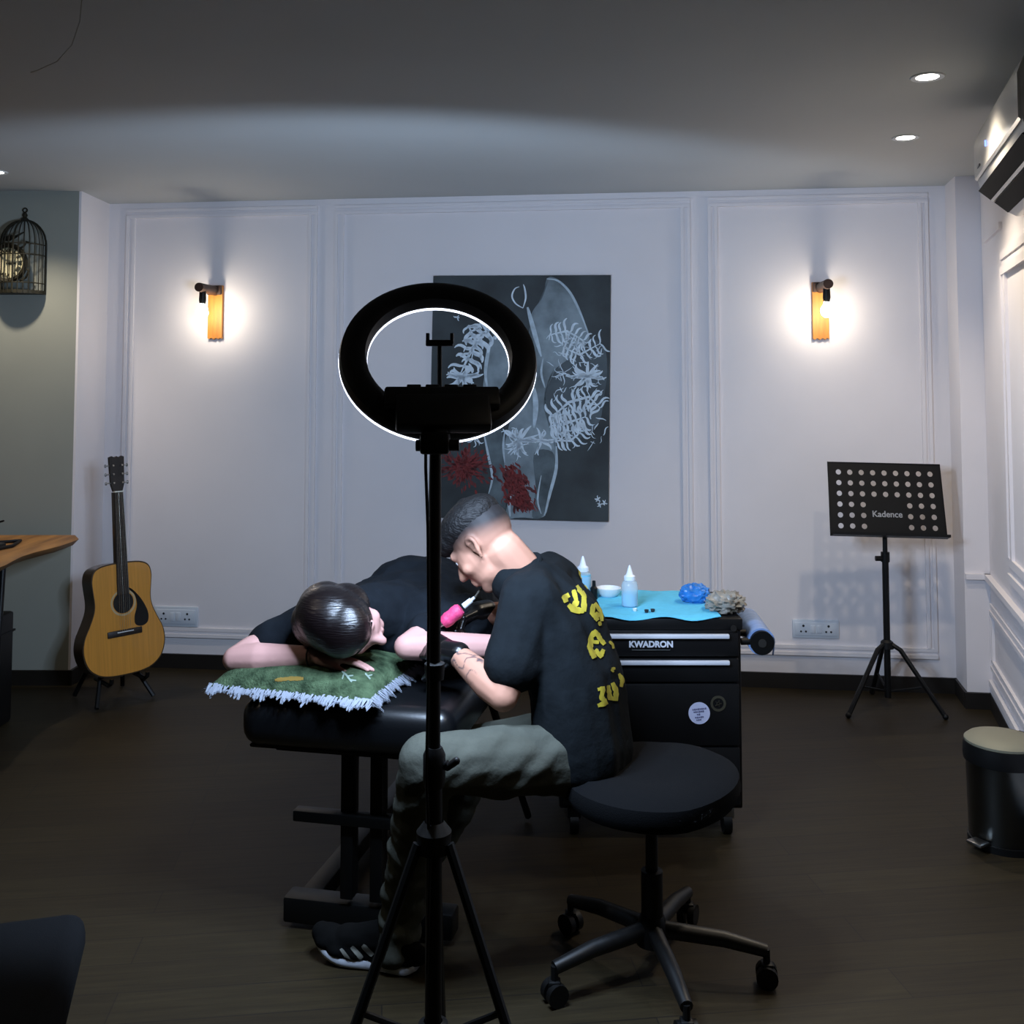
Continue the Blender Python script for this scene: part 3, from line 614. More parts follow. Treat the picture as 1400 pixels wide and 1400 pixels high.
# ------------------------------------------------------------------ pedal bin
bc = V((1.625, 3.47, 0)); bn = thing('pedal_bin', 'round stainless steel pedal bin by the right wall', 'bin', bc, (0, 0, R(-20)))
BR = 0.112
part('body', MB().lathe([(0, 0.012), (BR * .93, 0.012), (BR * .95, 0.02), (BR, 0.27), (BR * .98, 0.272), (0, 0.272)], seg=40), mat('bin_steel', (92, 94, 92), 0.28, metal=1.0), bn)
part('base_ring', MB().lathe([(0, 0), (BR * .99, 0), (BR * 1.0, 0.022), (BR * .9, 0.024), (0, 0.024)], seg=40), BLACK, bn)
part('rim_band', MB().lathe([(0, 0.268), (BR * 1.06, 0.268), (BR * 1.08, 0.29), (BR * 1.05, 0.325), (0, 0.325)], seg=40), BLACK, bn)
part('lid', MB().lathe([(BR * 1.02, 0.326), (BR * 1.03, 0.334), (BR * .92, 0.344), (BR * .5, 0.352), (0, 0.355)], seg=40), mat('bin_lid_steel', (132, 128, 108), 0.6, metal=0.2), bn)
pa_ = R(-130)
part('pedal', MB().box((math.cos(pa_) * (BR + .022), math.sin(pa_) * (BR + .022), 0.03), (0.05, 0.055, 0.012), Matrix.Rotation(pa_, 3, 'Z'), bevel=0.005), CHROME, bn)
part('hinge', MB().box((-math.cos(pa_) * (BR + .012), -math.sin(pa_) * (BR + .012), 0.32), (0.03, 0.06, 0.03), Matrix.Rotation(pa_, 3, 'Z'), bevel=0.005), BLACK, bn)

# ------------------------------------------------------------------ air conditioner on the right wall
ACW = mat('ac_white_gloss', (214, 212, 206), 0.25, coat=0.2); ACD = mat('ac_vent_dark', (16, 18, 20), 0.7, spec=0.1)
rd = (RB - RA).normalized(); rn_ = V((rd.y, -rd.x, 0))        # along wall to the near end, and out into the room
if rn_.x > 0: rn_ = -rn_
ac_far = RA + rd * ((4.88 - 3.66) / abs(rd.y)); AZ0, AZ1 = 2.12, 2.455
ac = thing('air_conditioner', 'white wall-mounted split air conditioner high on the right wall', 'air conditioner', (ac_far.x, ac_far.y, AZ0), (0, 0, 0))
MA = Matrix(((rd.x, -rn_.x, 0, ac_far.x), (rd.y, -rn_.y, 0, ac_far.y), (0, 0, 1, AZ0), (0, 0, 0, 1)))       # x along, y into wall, z up
AH = AZ1 - AZ0; AL = 0.92
prof = [(0.0, AH), (-0.135, AH), (-0.16, AH * .96), (-0.178, AH * .8), (-0.178, AH * .45), (-0.165, AH * .27), (-0.075, 0.015), (-0.05, 0.0), (0, 0.0)]
def side(mb, prof, x0, x1):
    A = [mb.bm.verts.new(MA @ V((x0, y, z))) for y, z in prof]; B = [mb.bm.verts.new(MA @ V((x1, y, z))) for y, z in prof]; n = len(prof)
    mb.bm.faces.new(A); mb.bm.faces.new(B[::-1])
    for i in range(n): mb.bm.faces.new((A[i], B[i], B[(i + 1) % n], A[(i + 1) % n]))
    return mb
part('casing', side(MB(), prof, 0, AL), ACW, ac, True, 35)
part('front_panel', side(MB(), [(-0.13, AH * .99), (-0.166, AH * .95), (-0.185, AH * .8), (-0.185, AH * .42), (-0.178, AH * .40), (-0.13, AH * .5)], 0.006, AL - .006), ACW, ac, True, 35)
def lip(f0, f1, out, x0, x1):
    a, b = V((-0.172, AH * .30)), V((-0.073, 0.012)); d = b - a; n = V((-0.8, -0.35)).normalized()
    p, q = a + d * f0, a + d * f1
    return side(MB(), [(p.x, p.y), (p.x + n.x * out, p.y + n.y * out), (q.x + n.x * out, q.y + n.y * out), (q.x, q.y)], x0, x1)
part('vent_louvre', lip(0.02, 0.42, 0.006, 0.015, AL - .015), ACD, ac, True, 0)
part('vent_strip', lip(0.44, 0.52, 0.01, 0.02, AL - .02), CHROME, ac, True, 0)
part('vent_louvre', lip(0.54, 0.98, 0.006, 0.02, AL - .02), ACD, ac, True, 0)
part('display_light', MB().box(MA @ V((0.30, -0.186, AH * .62)), (0.006, 0.006, 0.02), MA.to_3x3()), mat('ac_display', (120, 150, 255), emit=2.0), ac, True)
part('logo_plate', MB().box(MA @ V((0.12, -0.1865, AH * .5)), (0.05, 0.003, 0.008), MA.to_3x3()), mat('ac_logo', (90, 90, 90), .4), ac, True)

# ------------------------------------------------------------------ chair at the lower left, partly in the picture
FAB = mat('charcoal_upholstery', (16, 17, 19), 0.95, bump=0.25, bs=500, spec=0.1)
chp = V((-1.03, 1.80, 0)); chr_ = thing('upholstered_chair', 'charcoal upholstered chair in the lower left corner, cut by the picture edge', 'chair', chp, (0, 0, R(16)))
part('seat', MB().box((0, 0, 0.42), (0.52, 0.50, 0.09), bevel=0.035, seg=4), FAB, chr_)
part('backrest', MB().box((-0.27, 0.0, 0.66), (0.07, 0.48, 0.46), Matrix.Rotation(R(-8), 3, 'Y'), bevel=0.03, seg=4), FAB, chr_)
for a in (-1, 1):
    for b in (-1, 1): part('leg', MB().tube((a * 0.2, b * 0.19, 0.39), (a * 0.235, b * 0.225, 0.0), 0.018, 0.012), BLACKMETAL, chr_)
    part('seat_rail', MB().tube((-0.2, a * 0.19, 0.37), (0.2, a * 0.19, 0.37), 0.012), BLACKMETAL, chr_)
# ------------------------------------------------------------------ tool chest
CF, CB, CXL, CXR = 3.50, 3.96, 0.16, 0.775
CT = P(900, 846, CF).z
CHB = mat('chest_black_enamel', (13, 13, 14), 0.5, spec=0.25); SIL = mat('chest_silver_trim', (205, 208, 216), 0.45)
ch = thing('tool_chest', 'black metal tool chest on casters with two silver drawer strips', 'tool chest', ((CXL + CXR) / 2, (CF + CB) / 2, 0))
part('carcass', MB().span((CXL, CF + .02, 0.09), (CXR, CB, CT - .03), bevel=0.006), CHB, ch, True)
part('top_tray', MB().span((CXL - .004, CF + .003, CT - .04), (CXR + .004, CB + .004, CT), bevel=0.006), CHB, ch, True)
ZS1, ZS2, ZD = P(900, 868, CF).z, P(900, 904, CF).z, P(900, 934, CF).z
lvl = [CT - .045, ZS1 + .012, ZS2 + .012, ZD, 0.30, 0.105]
for i in range(5):
    z1, z0 = lvl[i], lvl[i + 1]
    d = part('drawer' if i < 3 else 'door_panel', MB().span((CXL + .012, CF, z0 + .003), (CXR - .012, CF + .03, z1 - .003), bevel=0.004), CHB, ch, True)
    if i in (1, 2): part('drawer_handle', MB().span((CXL + .03, CF - .016, z1 - .022), (CXR - .045, CF + .002, z1 - .008), bevel=0.003), SIL, d, True, label='silver drawer strip')
    if i == 1:
        lc = P(890, 881, CF - .004)
        pl = part('logo_plate', MB().box((lc.x, CF - .002, lc.z), (0.124, 0.006, 0.034), bevel=0.001), CHB, d, True)
        link('lettering', text_mesh('KWADRON', 0.028, Matrix.Translation((lc.x, CF - .006, lc.z)) @ Matrix.Rotation(R(90), 4, 'X'), 0.0012), SIL, d, True)
        part('logo_frame', MB().path([(lc.x + a * .064, CF - .006, lc.z + b * .018) for a, b in ((-1, -1), (1, -1), (1, 1), (-1, 1))], 0.0012, 5, True), mat('logo_frame', (80, 86, 84), .5), d, True)
st = P(956, 975, CF - .002); MX = Matrix.Rotation(R(90), 3, 'X')
sk = part('round_sticker', MB().lathe([(0, 0), (0.036, 0), (0.036, 0.002), (0, 0.002)], (st.x, CF - .001, st.z), 32, MX), mat('sticker_white', (196, 198, 222), .5), ch, True, label='white round sticker')
mb = MB()
for dz_, wl in ((0.012, .048), (0.004, .040), (-0.004, .018), (-0.014, .030), (-0.022, .022)):
    for k in range(int(wl / .006)): mb.box((st.x - wl / 2 + .006 * k + .003, CF - .004, st.z + dz_ + (k * .0006)), (.0042, .001, .0055 if k % 2 else .004))
part('worn_print', mb, mat('sticker_ink', (98, 98, 130), .6), sk, True, 0, kind='stuff')
s2 = P(982, 962, CF - .002)
part('round_sticker', MB().lathe([(0.018, 0), (0.026, 0), (0.026, 0.002), (0.018, 0.002)], (s2.x, CF - .001, s2.z), 28, MX, closed=True).path([(s2.x + .011 * math.cos(a * 2.513), CF - .002, s2.z + .011 * math.sin(a * 2.513)) for a in range(5)], 0.0015, 5, True), mat('sticker_dark', (52, 48, 34), .6), ch, True, label='dark round sticker')
part('lock', MB().lathe([(0, 0), (0.01, 0), (0.01, 0.006), (0, 0.006)], (CXR - .03, CF - .004, CT - .03), 14, MX), CHROME, ch, True)
for x in (CXL + .05, CXR - .05):
    for y in (CF + .05, CB - .05):
        c = part('caster', MB().tube((x - .014, y, 0.036), (x + .014, y, 0.036), 0.036, seg=18), BLACK, ch, True)
        part('caster_fork', MB().box((x, y, 0.075), (0.045, 0.05, 0.04), bevel=0.004), CHROME if x > .5 and y < 3.7 else BLACKMETAL, c, True)
part('side_rail', MB().tube((CXR, CF + .10, CT - .07), (CXR + .035, CF + .10, CT - .07), 0.012), BLACK, ch, True)

# things on the chest
BLUECL = mat('blue_paper_cloth', (88, 188, 222), 0.85, var=0.06, vs=40, bump=0.15, bs=60)
mb = MB(); nx, ny = 26, 18; x0, x1, y0, y1 = CXL + .01, 0.705, CF - .004, CB - .02; g = []
for j in range(ny + 1):
    for i in range(nx + 1):
        u, v_ = i / nx, j / ny; xx = x0 + (x1 - x0) * u - .045 * (1 - v_) * u * 0 + (0.02 if u > .9 else 0) * (1 - v_) * 0; yy = y0 + (y1 - y0) * v_ + .006 * math.sin(u * 14)
        zz = CT + .0065 + .003 * noise.noise(V((xx * 14, yy * 14, 0))) + (-.006 - .006 * math.sin(u * 17) if j == 0 else 0)
        g.append(mb.bm.verts.new((xx, yy, zz)))
for j in range(ny):
    for i in range(nx): a = j * (nx + 1) + i; mb.bm.faces.new((g[a], g[a + 1], g[a + nx + 2], g[a + nx + 1]))
r_ = bmesh.ops.extrude_face_region(mb.bm, geom=mb.bm.faces[:]); bmesh.ops.translate(mb.bm, vec=(0, 0, 0.0015), verts=[v for v in r_['geom'] if isinstance(v, bmesh.types.BMVert)])
single('paper_cloth', mb, BLUECL, 'light blue disposable cloth spread over the tool chest', 'cloth')
CLEAR = mat('clear_bottle_plastic', (205, 228, 238), 0.15, alpha=0.4); LIQ = mat('blue_liquid', (90, 190, 226), 0.3); NOZ = mat('nozzle_white', (225, 232, 242), .4)
def bottle(px, py, Y, s, label, liq):
    p = P(px, py, Y); z0 = CT + .0085; t = thing('squeeze_bottle', label, 'bottle', (p.x, Y, z0), group='squeeze bottles on the tool chest')
    part('body', MB().lathe([(0, 0), (0.027 * s, 0), (0.031 * s, 0.004), (0.031 * s, 0.078 * s), (0.026 * s, 0.092 * s), (0.018 * s, 0.098 * s), (0, 0.098 * s)]), CLEAR, t)
    part('liquid', MB().lathe([(0, 0.002), (0.026 * s, 0.002), (0.0295 * s, 0.006), (0.0295 * s, liq * s), (0, liq * s)]), LIQ, t)
    part('cap', MB().lathe([(0, 0.097 * s), (0.021 * s, 0.097 * s), (0.021 * s, 0.112 * s), (0.013 * s, 0.118 * s), (0.006 * s, 0.143 * s), (0.003 * s, 0.152 * s), (0, 0.152 * s)]), NOZ, t)
bottle(861, 822, 3.66, 0.94, 'clear squeeze bottle half full of blue liquid in the middle of the chest top', 0.05)
bottle(797, 812, 3.80, 1.0, 'squeeze bottle of blue liquid nearest to the man in the printed shirt', 0.085)
p = P(812, 806, 3.78)
t = thing('ink_bottle', 'tiny black ink bottle beside the squeeze bottle', 'bottle', (p.x, 3.78, CT + .0085))
part('body', MB().lathe([(0, 0), (0.012, 0), (0.013, 0.003), (0.013, 0.04), (0.006, 0.048), (0, 0.048)]), BLACK, t); part('cap', MB().lathe([(0, 0.047), (0.007, 0.047), (0.006, 0.066), (0, 0.068)]), BLACK, t)
p = P(832, 806, 3.84)
single('white_bowl', MB().lathe([(0.0, 0.0), (0.03, 0.0), (0.042, 0.012), (0.047, 0.03), (0.044, 0.031), (0.038, 0.014), (0.028, 0.006), (0, 0.006)], (p.x, 3.84, CT + .0085), 28), WHITEPL, 'small shallow white bowl behind the clear squeeze bottle', 'bowl')
for k, (px, py) in enumerate(((884, 836), (893, 836), (869, 834))):
    p = P(px, py, 3.56); single('ink_pot', MB().lathe([(0, 0), (0.006, 0), (0.008, 0.009), (0.006, 0.009), (0.005, 0.003), (0, 0.003)], (p.x, 3.56 + .01 * k, CT + .0085), 12), (HOLE if k < 2 else WHITEPL), ('tiny dark ink cap on the blue cloth, left of the pair', 'tiny dark ink cap on the blue cloth, right of the pair', 'tiny white ink cap on the blue cloth')[k], 'ink cap', 'ink caps on the cloth')
def crumple(name, c, r, m, label, cat, seed, amp=.35, sc=28):
    mb = MB(); bmesh.ops.create_icosphere(mb.bm, subdivisions=4, radius=1.0)
    for v in mb.bm.verts:
        d = v.co.normalized(); k = 1 + amp * (1 - 2.2 * abs(noise.noise(d * 2.3 + V((seed, 0, 0))))) * .6 + amp * .5 * noise.noise(d * 6 + V((0, seed, 0)))
        v.co = V((c[0] + d.x * r[0] * k, c[1] + d.y * r[1] * k, c[2] + max(d.z * r[2] * k, -r[2] * .8)))
    return single(name, mb, m, label, cat, smooth=25)
p = P(950, 820, 3.74); crumple('crumpled_glove', (p.x, 3.74, CT + .036), (0.05, 0.045, 0.034), mat('blue_nitrile', (44, 120, 196), .35, var=.3, vs=20), 'crumpled bright blue glove on the chest cloth', 'glove', 3, .28)
crumple('crumpled_bag', (0.742, 3.61, CT + .030), (0.058, 0.06, 0.034), mat('cloudy_plastic', (176, 172, 164), .3, rgb2=(100, 92, 76), var=.2, vs=14), 'crumpled cloudy plastic bag at the right end of the chest', 'bag', 4, .5)
ra, rb = P(1042, 879, 3.52), P(1026, 842, 3.84)
rl = thing('film_roll', 'roll of bluish clear film hung on the right side of the tool chest', 'roll', (ra.x, 3.6, ra.z - .05))
rb = V((ra.x + .012, 3.80, ra.z + .012))
d_ = (rb - ra).normalized()
part('film', MB().tube(ra + d_ * .012, rb, 0.046, 0.046, 28), mat('film_blue', (120, 146, 190), .25, var=.15, vs=8, stretch=(1, 6, 1)), rl, True)
part('end_cap', MB().tube(ra - d_ * .004, ra + d_ * .014, 0.040, 0.040, 28), BLACK, rl, True); part('core', MB().tube(ra - d_ * .008, ra + d_ * .0, 0.014, 0.014, 18), mat('core_dark', (28, 26, 22), .7), rl, True)
part('holder_rod', MB().tube((CXR + .005, ra.y + .02, ra.z), ra + d_ * .02, 0.012, seg=10), BLACK, rl, True)
part('loose_sheet', MB().path([ra + d_ * .05 + V((.044, 0, 0)), ra + d_ * .05 + V((.05, 0, -.03)), ra + d_ * .05 + V((.046, 0, -.055))], 0.003, 6), mat('film_blue', ()), rl, True)

# ------------------------------------------------------------------ ring light on tripod
RC = P(600, 489, 2.3); tilt, yaw = R(38), R(8)
RN = V((-math.sin(yaw) * math.cos(tilt), math.cos(yaw) * math.cos(tilt), -math.sin(tilt)))      # the way it shines
RX = V((math.cos(yaw), math.sin(yaw), 0)); RU = RX.cross(RN).normalized()
if RU.z < 0: RU = -RU
MR = basis(RX, RU, RX.cross(RU)); sgn = 1 if (RX.cross(RU)).dot(RN) > 0 else -1
def RP(x, u, n): return RC + RX * x + RU * u + RN * n
PY_ = 2.15; PX = (596 - 700) / 1400 * PY_
rg = thing('ring_light', 'black ring light on a tall tripod, tilted down over the table', 'ring light', (PX, PY_, 0))
RO, RI = 0.222, 0.160
prof = [(RI, 0.0), (RI + .004, -0.018), (RI + .016, -0.026), (RO - .018, -0.026), (RO - .004, -0.016), (RO, 0.0), (RO, 0.010), (RI, 0.010)]
part('housing', MB().lathe([(r_, z * sgn) for r_, z in prof], RC, 72, MR, closed=True), BLACK, rg, True)
part('diffuser', MB().lathe([(r_, z * sgn) for r_, z in [(RI - .001, 0.0105), (RO + .001, 0.0105), (RO + .0005, 0.017), (RI - .0005, 0.017)]], RC, 72, MR, closed=True), mat('ring_glow', (232, 238, 255), emit=3.0), rg, True)
for k in range(12):
    a = 2 * math.pi * (k + .5) / 12; rm = (RO + RI) / 2
    light('led_segment', 'SPOT', rg, RP(rm * math.cos(a), rm * math.sin(a), 0.042), RING_W / 12, (0.56, 0.73, 1.0), RN, spot_size=R(148), spot_blend=0.15, shadow_soft_size=0.02)
mb = MB(); Mb = MR
mb.box(RP(0, -0.182, -0.036), (0.20, 0.085, 0.035), Mb, bevel=0.008); mb.box(RP(0, -0.142, -0.034), (0.245, 0.05, 0.028), Mb, bevel=0.006)
cb_ = part('control_box', mb, BLACK, rg, True)
for k in (-.06, -.02, .02, .06): part('button', MB().box(RP(k, -0.113, -0.036), (0.03, 0.008, 0.014), Mb, bevel=0.002), BLACK, cb_, True)
0 and part('top_shoe', MB().box(RP(0, 0.192, -0.03), (0.05, 0.05, 0.012), Mb, bevel=0.003), BLACK, rg, True)
ck = part('phone_clamp', MB().box(P(601, 469, 2.262), (0.060, 0.018, 0.014), bevel=0.002).box(P(585, 463, 2.262), (0.007, 0.02, 0.024)).box(P(618, 463, 2.262), (0.007, 0.02, 0.024)), BLACK, rg, True)
part('clamp_rod', MB().tube(P(601, 470, 2.265), P(601, 540, 2.25), 0.005), BLACK, ck, True)
ztop = P(597, 602, PY_).z
mb = MB().box((PX, PY_ - .01, ztop - .005), (0.06, 0.05, 0.045), bevel=0.006).tube((PX - .04, PY_ - .01, ztop - .01), (PX + .05, PY_ - .01, ztop - .01), 0.012).tube((PX, PY_ - .01, ztop), RP(0, -.2, -.03), 0.02)
part('tilt_bracket', mb, BLACK, rg, True)
zk = P(600, 1045, PY_).z; zh = P(597, 1143, PY_).z
part('upper_pole', MB().tube((PX, PY_, zk - .1), (PX, PY_, ztop), 0.0125), BLACKMETAL, rg, True)
part('lower_pole', MB().tube((PX, PY_, 0.14), (PX, PY_, zk), 0.017), BLACKMETAL, rg, True)
part('pole_collar', MB().lathe([(0, -.045), (0.020, -.045), (0.023, -.03), (0.023, .02), (0.016, .035), (0, .035)], (PX, PY_, zk)), BLACK, rg, True)
part('clamp_knob', MB().tube((PX, PY_, zk - .01), (PX + .03, PY_ - .01, zk + .004), 0.008).capsule((PX + .028, PY_ - .012, zk - .002), 0.007, (PX + .046, PY_ - .015, zk + .012), 0.008), BLACK, rg, True)
zc2 = P(595, 915, PY_).z
part('pole_collar', MB().lathe([(0, -.02), (0.019, -.02), (0.021, .012), (0, .02)], (PX, PY_, zc2)), BLACK, rg, True)
part('hub', MB().lathe([(0.017, -.03), (0.034, -.03), (0.036, .01), (0.02, .03)], (PX, PY_, zh), closed=True), BLACK, rg, True)
part('lower_hub', MB().lathe([(0.017, -.02), (0.03, -.02), (0.03, .015), (0.019, .02)], (PX, PY_, 0.20), closed=True), BLACK, rg, True)
for a in (R(203), R(-23), R(90)):
    dx, dy = math.cos(a), math.sin(a); rr = 0.27
    lg = part('leg', MB().path([(PX + .034 * dx, PY_ + .034 * dy, zh - .01), (PX + .16 * dx, PY_ + .16 * dy, 0.25), (PX + rr * dx, PY_ + rr * dy, 0.018)], 0.011, 8), BLACKMETAL, rg, True)
    part('rubber_foot', MB().capsule((PX + rr * dx, PY_ + rr * dy, 0.016), 0.016, (PX + (rr - .012) * dx, PY_ + (rr - .012) * dy, 0.04), 0.014), BLACK, lg, True)
    part('brace', MB().tube((PX + .03 * dx, PY_ + .03 * dy, 0.20), (PX + .15 * dx, PY_ + .15 * dy, 0.27), 0.007, seg=8), BLACKMETAL, rg, True)
cab = [P(582, 600, PY_ - .02), P(582, 640, PY_ - .02), P(585, 720, PY_ - .022), P(586, 850, PY_ - .022), P(585, 960, PY_ - .022), P(583, 1060, PY_ - .022), P(588, 1180, PY_ - .02), P(584, 1330, PY_ - .02)]
part('power_cable', MB().path(cab, 0.0035, 6), BLACK, rg, True)

# ------------------------------------------------------------------ massage table
TA = R(-12); tdir = V((math.sin(-TA), math.cos(TA), 0)); tside = V((math.cos(TA), math.sin(TA), 0))
VINYL = mat('black_vinyl', (11, 12, 14), 0.3, spec=0.5, bump=0.03, bs=150)
TTOP = 0.665; tn = P(468, 990, 2.74); tn = V((tn.x, tn.y, 0))
tb = thing('massage_table', 'black padded massage table on a black steel frame under the lying person', 'table', tn, (0, 0, TA))
part('cushion', MB().box((0, 0.93, TTOP - .065), (0.60, 1.86, 0.13), bevel=0.05, seg=5), VINYL, tb)
part('piping', MB().path([(-.27, .03, TTOP - .128), (.27, .03, TTOP - .128), (.27, 1.83, TTOP - .128), (-.27, 1.83, TTOP - .128)], 0.006, 6, True), BLACK, tb)
part('under_frame', MB().span((-.24, .12, TTOP - .17), (.24, .16, TTOP - .132)).span((-.24, 1.7, TTOP - .17), (.24, 1.74, TTOP - .132)).span((-.24, .12, TTOP - .17), (-.20, 1.74, TTOP - .132)).span((.20, .12, TTOP - .17), (.24, 1.74, TTOP - .132)), BLACKMETAL, tb, smooth=0)
for x in (-0.04, 0.045): part('post', MB().span((x - .018, .14, 0.10), (x + .018, .19, TTOP - .13), bevel=0.004), BLACKMETAL, tb)
part('crossbar', MB().span((-.19, .12, 0.305), (.22, .16, 0.335), bevel=0.004), BLACKMETAL, tb)
part('foot_beam', MB().span((-.23, .15, 0.015), (.26, .22, 0.085), bevel=0.008), BLACKMETAL, tb)
for x in (-.22, .22): part('rear_leg', MB().tube((x, 1.6, TTOP - .13), (x, 1.66, 0.0), 0.018), BLACKMETAL, tb)
part('spine_beam', MB().span((-.20, .18, 0.03), (-.14, 1.62, 0.08), bevel=0.004), BLACKMETAL, tb)
part('rear_foot', MB().span((-.26, 1.58, 0.0), (.26, 1.68, 0.06), bevel=0.006), BLACKMETAL, tb)
part('strut', MB().tube((.25, .62, TTOP - .14), (.30, 1.0, 0.0 + .012), 0.012), BLACKMETAL, tb)

# ------------------------------------------------------------------ pillow
pz = 0.69
A, B, C, D = V((*on_z(284, 938, pz).xy, pz)), V((*on_z(508, 961, pz).xy, pz)), V((*on_z(579, 907, pz).xy, pz)), V((*on_z(372, 893, pz).xy, pz))
GREEN = mat('green_velvet', (44, 60, 42), 0.95, rgb2=(80, 98, 72), var=0.3, vs=30, bump=0.6, bs=160, spec=0.1)
pw = thing('fringed_pillow', 'dark green pillow with white fringe under the resting head', 'pillow', ((A + B + C + D) / 4 - V((0, 0, .03))))
mb = MB(); n = 26; T_, B_ = {}, {}
def pp(u, v_, s):
    e = (1 - (2 * u - 1) ** 4) * (1 - (2 * v_ - 1) ** 4); b = A * (1 - u) * (1 - v_) + B * u * (1 - v_) + C * u * v_ + D * (1 - u) * v_
    inn = 0.035 * (math.sin(math.pi * u) * (abs(2 * v_ - 1) ** 3) + 0) ; cc = (A + B + C + D) / 4; b = b + (cc - b) * inn * 1.4 + (cc - b) * 0.05 * math.sin(math.pi * v_) * abs(2 * u - 1) ** 3
    k = noise.noise(V((u * 4, v_ * 4, s * 3)))
    return b + V((0, 0, s * (0.058 if s > 0 else .026) * max(e, 0) ** 0.55 + (0.005 * k * e if s > 0 else 0)))
for i in range(n + 1):
    for j in range(n + 1):
        u, v_ = i / n, j / n; T_[i, j] = mb.bm.verts.new(pp(u, v_, 1)); B_[i, j] = T_[i, j] if (i in (0, n) or j in (0, n)) else mb.bm.verts.new(pp(u, v_, -1))
for i in range(n):
    for j in range(n):
        mb.bm.faces.new((T_[i, j], T_[i + 1, j], T_[i + 1, j + 1], T_[i, j + 1])); q = [B_[i, j], B_[i, j + 1], B_[i + 1, j + 1], B_[i + 1, j]]
        mb.bm.faces.new(q)
pme = mb.mesh('cover', 60); PBV = bvh_world(pme); link('cover', pme, GREEN, pw, True)
mb = MB(); rs = random.Random(2)
for a, b in (((0, 0), (1, 0)), ((1, 0), (1, 1)), ((1, 1), (0, 1)), ((0, 1), (0, 0))):
    N_ = 210
    for i in range(N_):
        t0 = i / N_; u, v_ = a[0] + (b[0] - a[0]) * t0, a[1] + (b[1] - a[1]) * t0; p0 = pp(u, v_, 1); p1 = pp(min(1, max(0, u + (b[0] - a[0]) / N_)), min(1, max(0, v_ + (b[1] - a[1]) / N_)), 1)
        ctr = (A + B + C + D) / 4; o = V((p0.x - ctr.x, p0.y - ctr.y, 0)); e = (p1 - p0).normalized(); nrm = V((e.y, -e.x, 0)); nrm = nrm if nrm.dot(o) > 0 else -nrm
        ln = rs.uniform(.010, .024) * (1 + .35 * math.sin(i * .21)); tip = p0 + nrm * ln * .8 + V((rs.uniform(-.006, .006), rs.uniform(-.006, .006), -ln * rs.uniform(.35, .8)))
        wd = (p1 - p0) * rs.uniform(1.4, 3.0); up = V((0, 0, rs.uniform(.004, .009)))
        s0 = p0 - nrm * .006
        mb.quad(s0 + up, s0 + wd + up, tip + wd * .6, tip); mb.quad(s0 - up, s0 + wd - up, tip + wd * .6 - V((0, 0, .003)), tip - V((0, 0, .003)))
part('fringe', mb, mat('white_fringe', (138, 144, 156), 0.95), pw, True, 0, kind='stuff', label='white frayed fringe')
part('leaf_print', decal(PBV, [([(466, 917), (473, 923), (481, 933)], 2.4), ([(474, 925), (483, 924)], 2), ([(470, 922), (468, 929)], 2), ([(478, 930), (487, 931)], 2), ([(499, 921), (506, 929)], 2.2), ([(502, 925), (509, 923)], 1.8)], .0015, .3, 2), mat('print_white', (120, 136, 124), .9), pw, True)
part('yellow_print', decal(PBV, [([(376, 930), (395, 928), (415, 928)], 5)], .0012, .5, 2), mat('print_yellow', (120, 96, 36), .9), pw, True)

# ------------------------------------------------------------------ saddle stool
SP = V((0.36, 2.71, 0)); stl = thing('rolling_stool', 'black round rolling stool on a five-arm caster base under the seated man', 'stool', SP)
STF = mat('stool_upholstery', (11, 12, 14), 0.95, bump=0.2, bs=400, spec=0.1)
mb = MB().lathe([(0, 0.425), (0.17, 0.425), (0.215, 0.44), (0.228, 0.465), (0.223, 0.495), (0.19, 0.515), (0.10, 0.512), (0, 0.505)], seg=44)
for v in mb.bm.verts: v.co.z += 0.12 * max(0, v.co.x - .05) * 1.0 + 0.03 * max(0, v.co.y)
part('seat', mb, STF, stl)
part('seat_plate', MB().lathe([(0, 0.39), (0.10, 0.39), (0.12, 0.43), (0, 0.43)]), BLACK, stl)
part('gas_column', MB().lathe([(0, 0.10), (0.028, 0.10), (0.028, 0.26), (0.016, 0.262), (0.016, 0.40), (0, 0.40)]), BLACKMETAL, stl)
part('hub', MB().lathe([(0, 0.08), (0.042, 0.08), (0.045, 0.11), (0.03, 0.15), (0, 0.15)]), BLACK, stl)
for k in range(5):
    a = R(-10 + 72 * k); dx, dy = math.cos(a), math.sin(a)
    ar = part('arm', MB().path([(.03 * dx, .03 * dy, .115), (.18 * dx, .18 * dy, .105), (.285 * dx, .285 * dy, .085)], [.022, .02, .016], 10), mat('stool_base_gloss', (6, 6, 6), 0.45), stl)
    cst = part('caster', MB().tube((.285 * dx - .024 * dy, .285 * dy + .024 * dx, .027), (.285 * dx - .006 * dy, .285 * dy + .006 * dx, .027), .027, seg=16).tube((.285 * dx + .006 * dy, .285 * dy - .006 * dx, .027), (.285 * dx + .024 * dy, .285 * dy - .024 * dx, .027), .027, seg=16), BLACK, ar)
    part('caster_stem', MB().tube((.285 * dx, .285 * dy, .03), (.285 * dx, .285 * dy, .09), .009, seg=8).box((.285 * dx, .285 * dy, .05), (.03, .03, .015), bevel=.004), BLACK, ar)
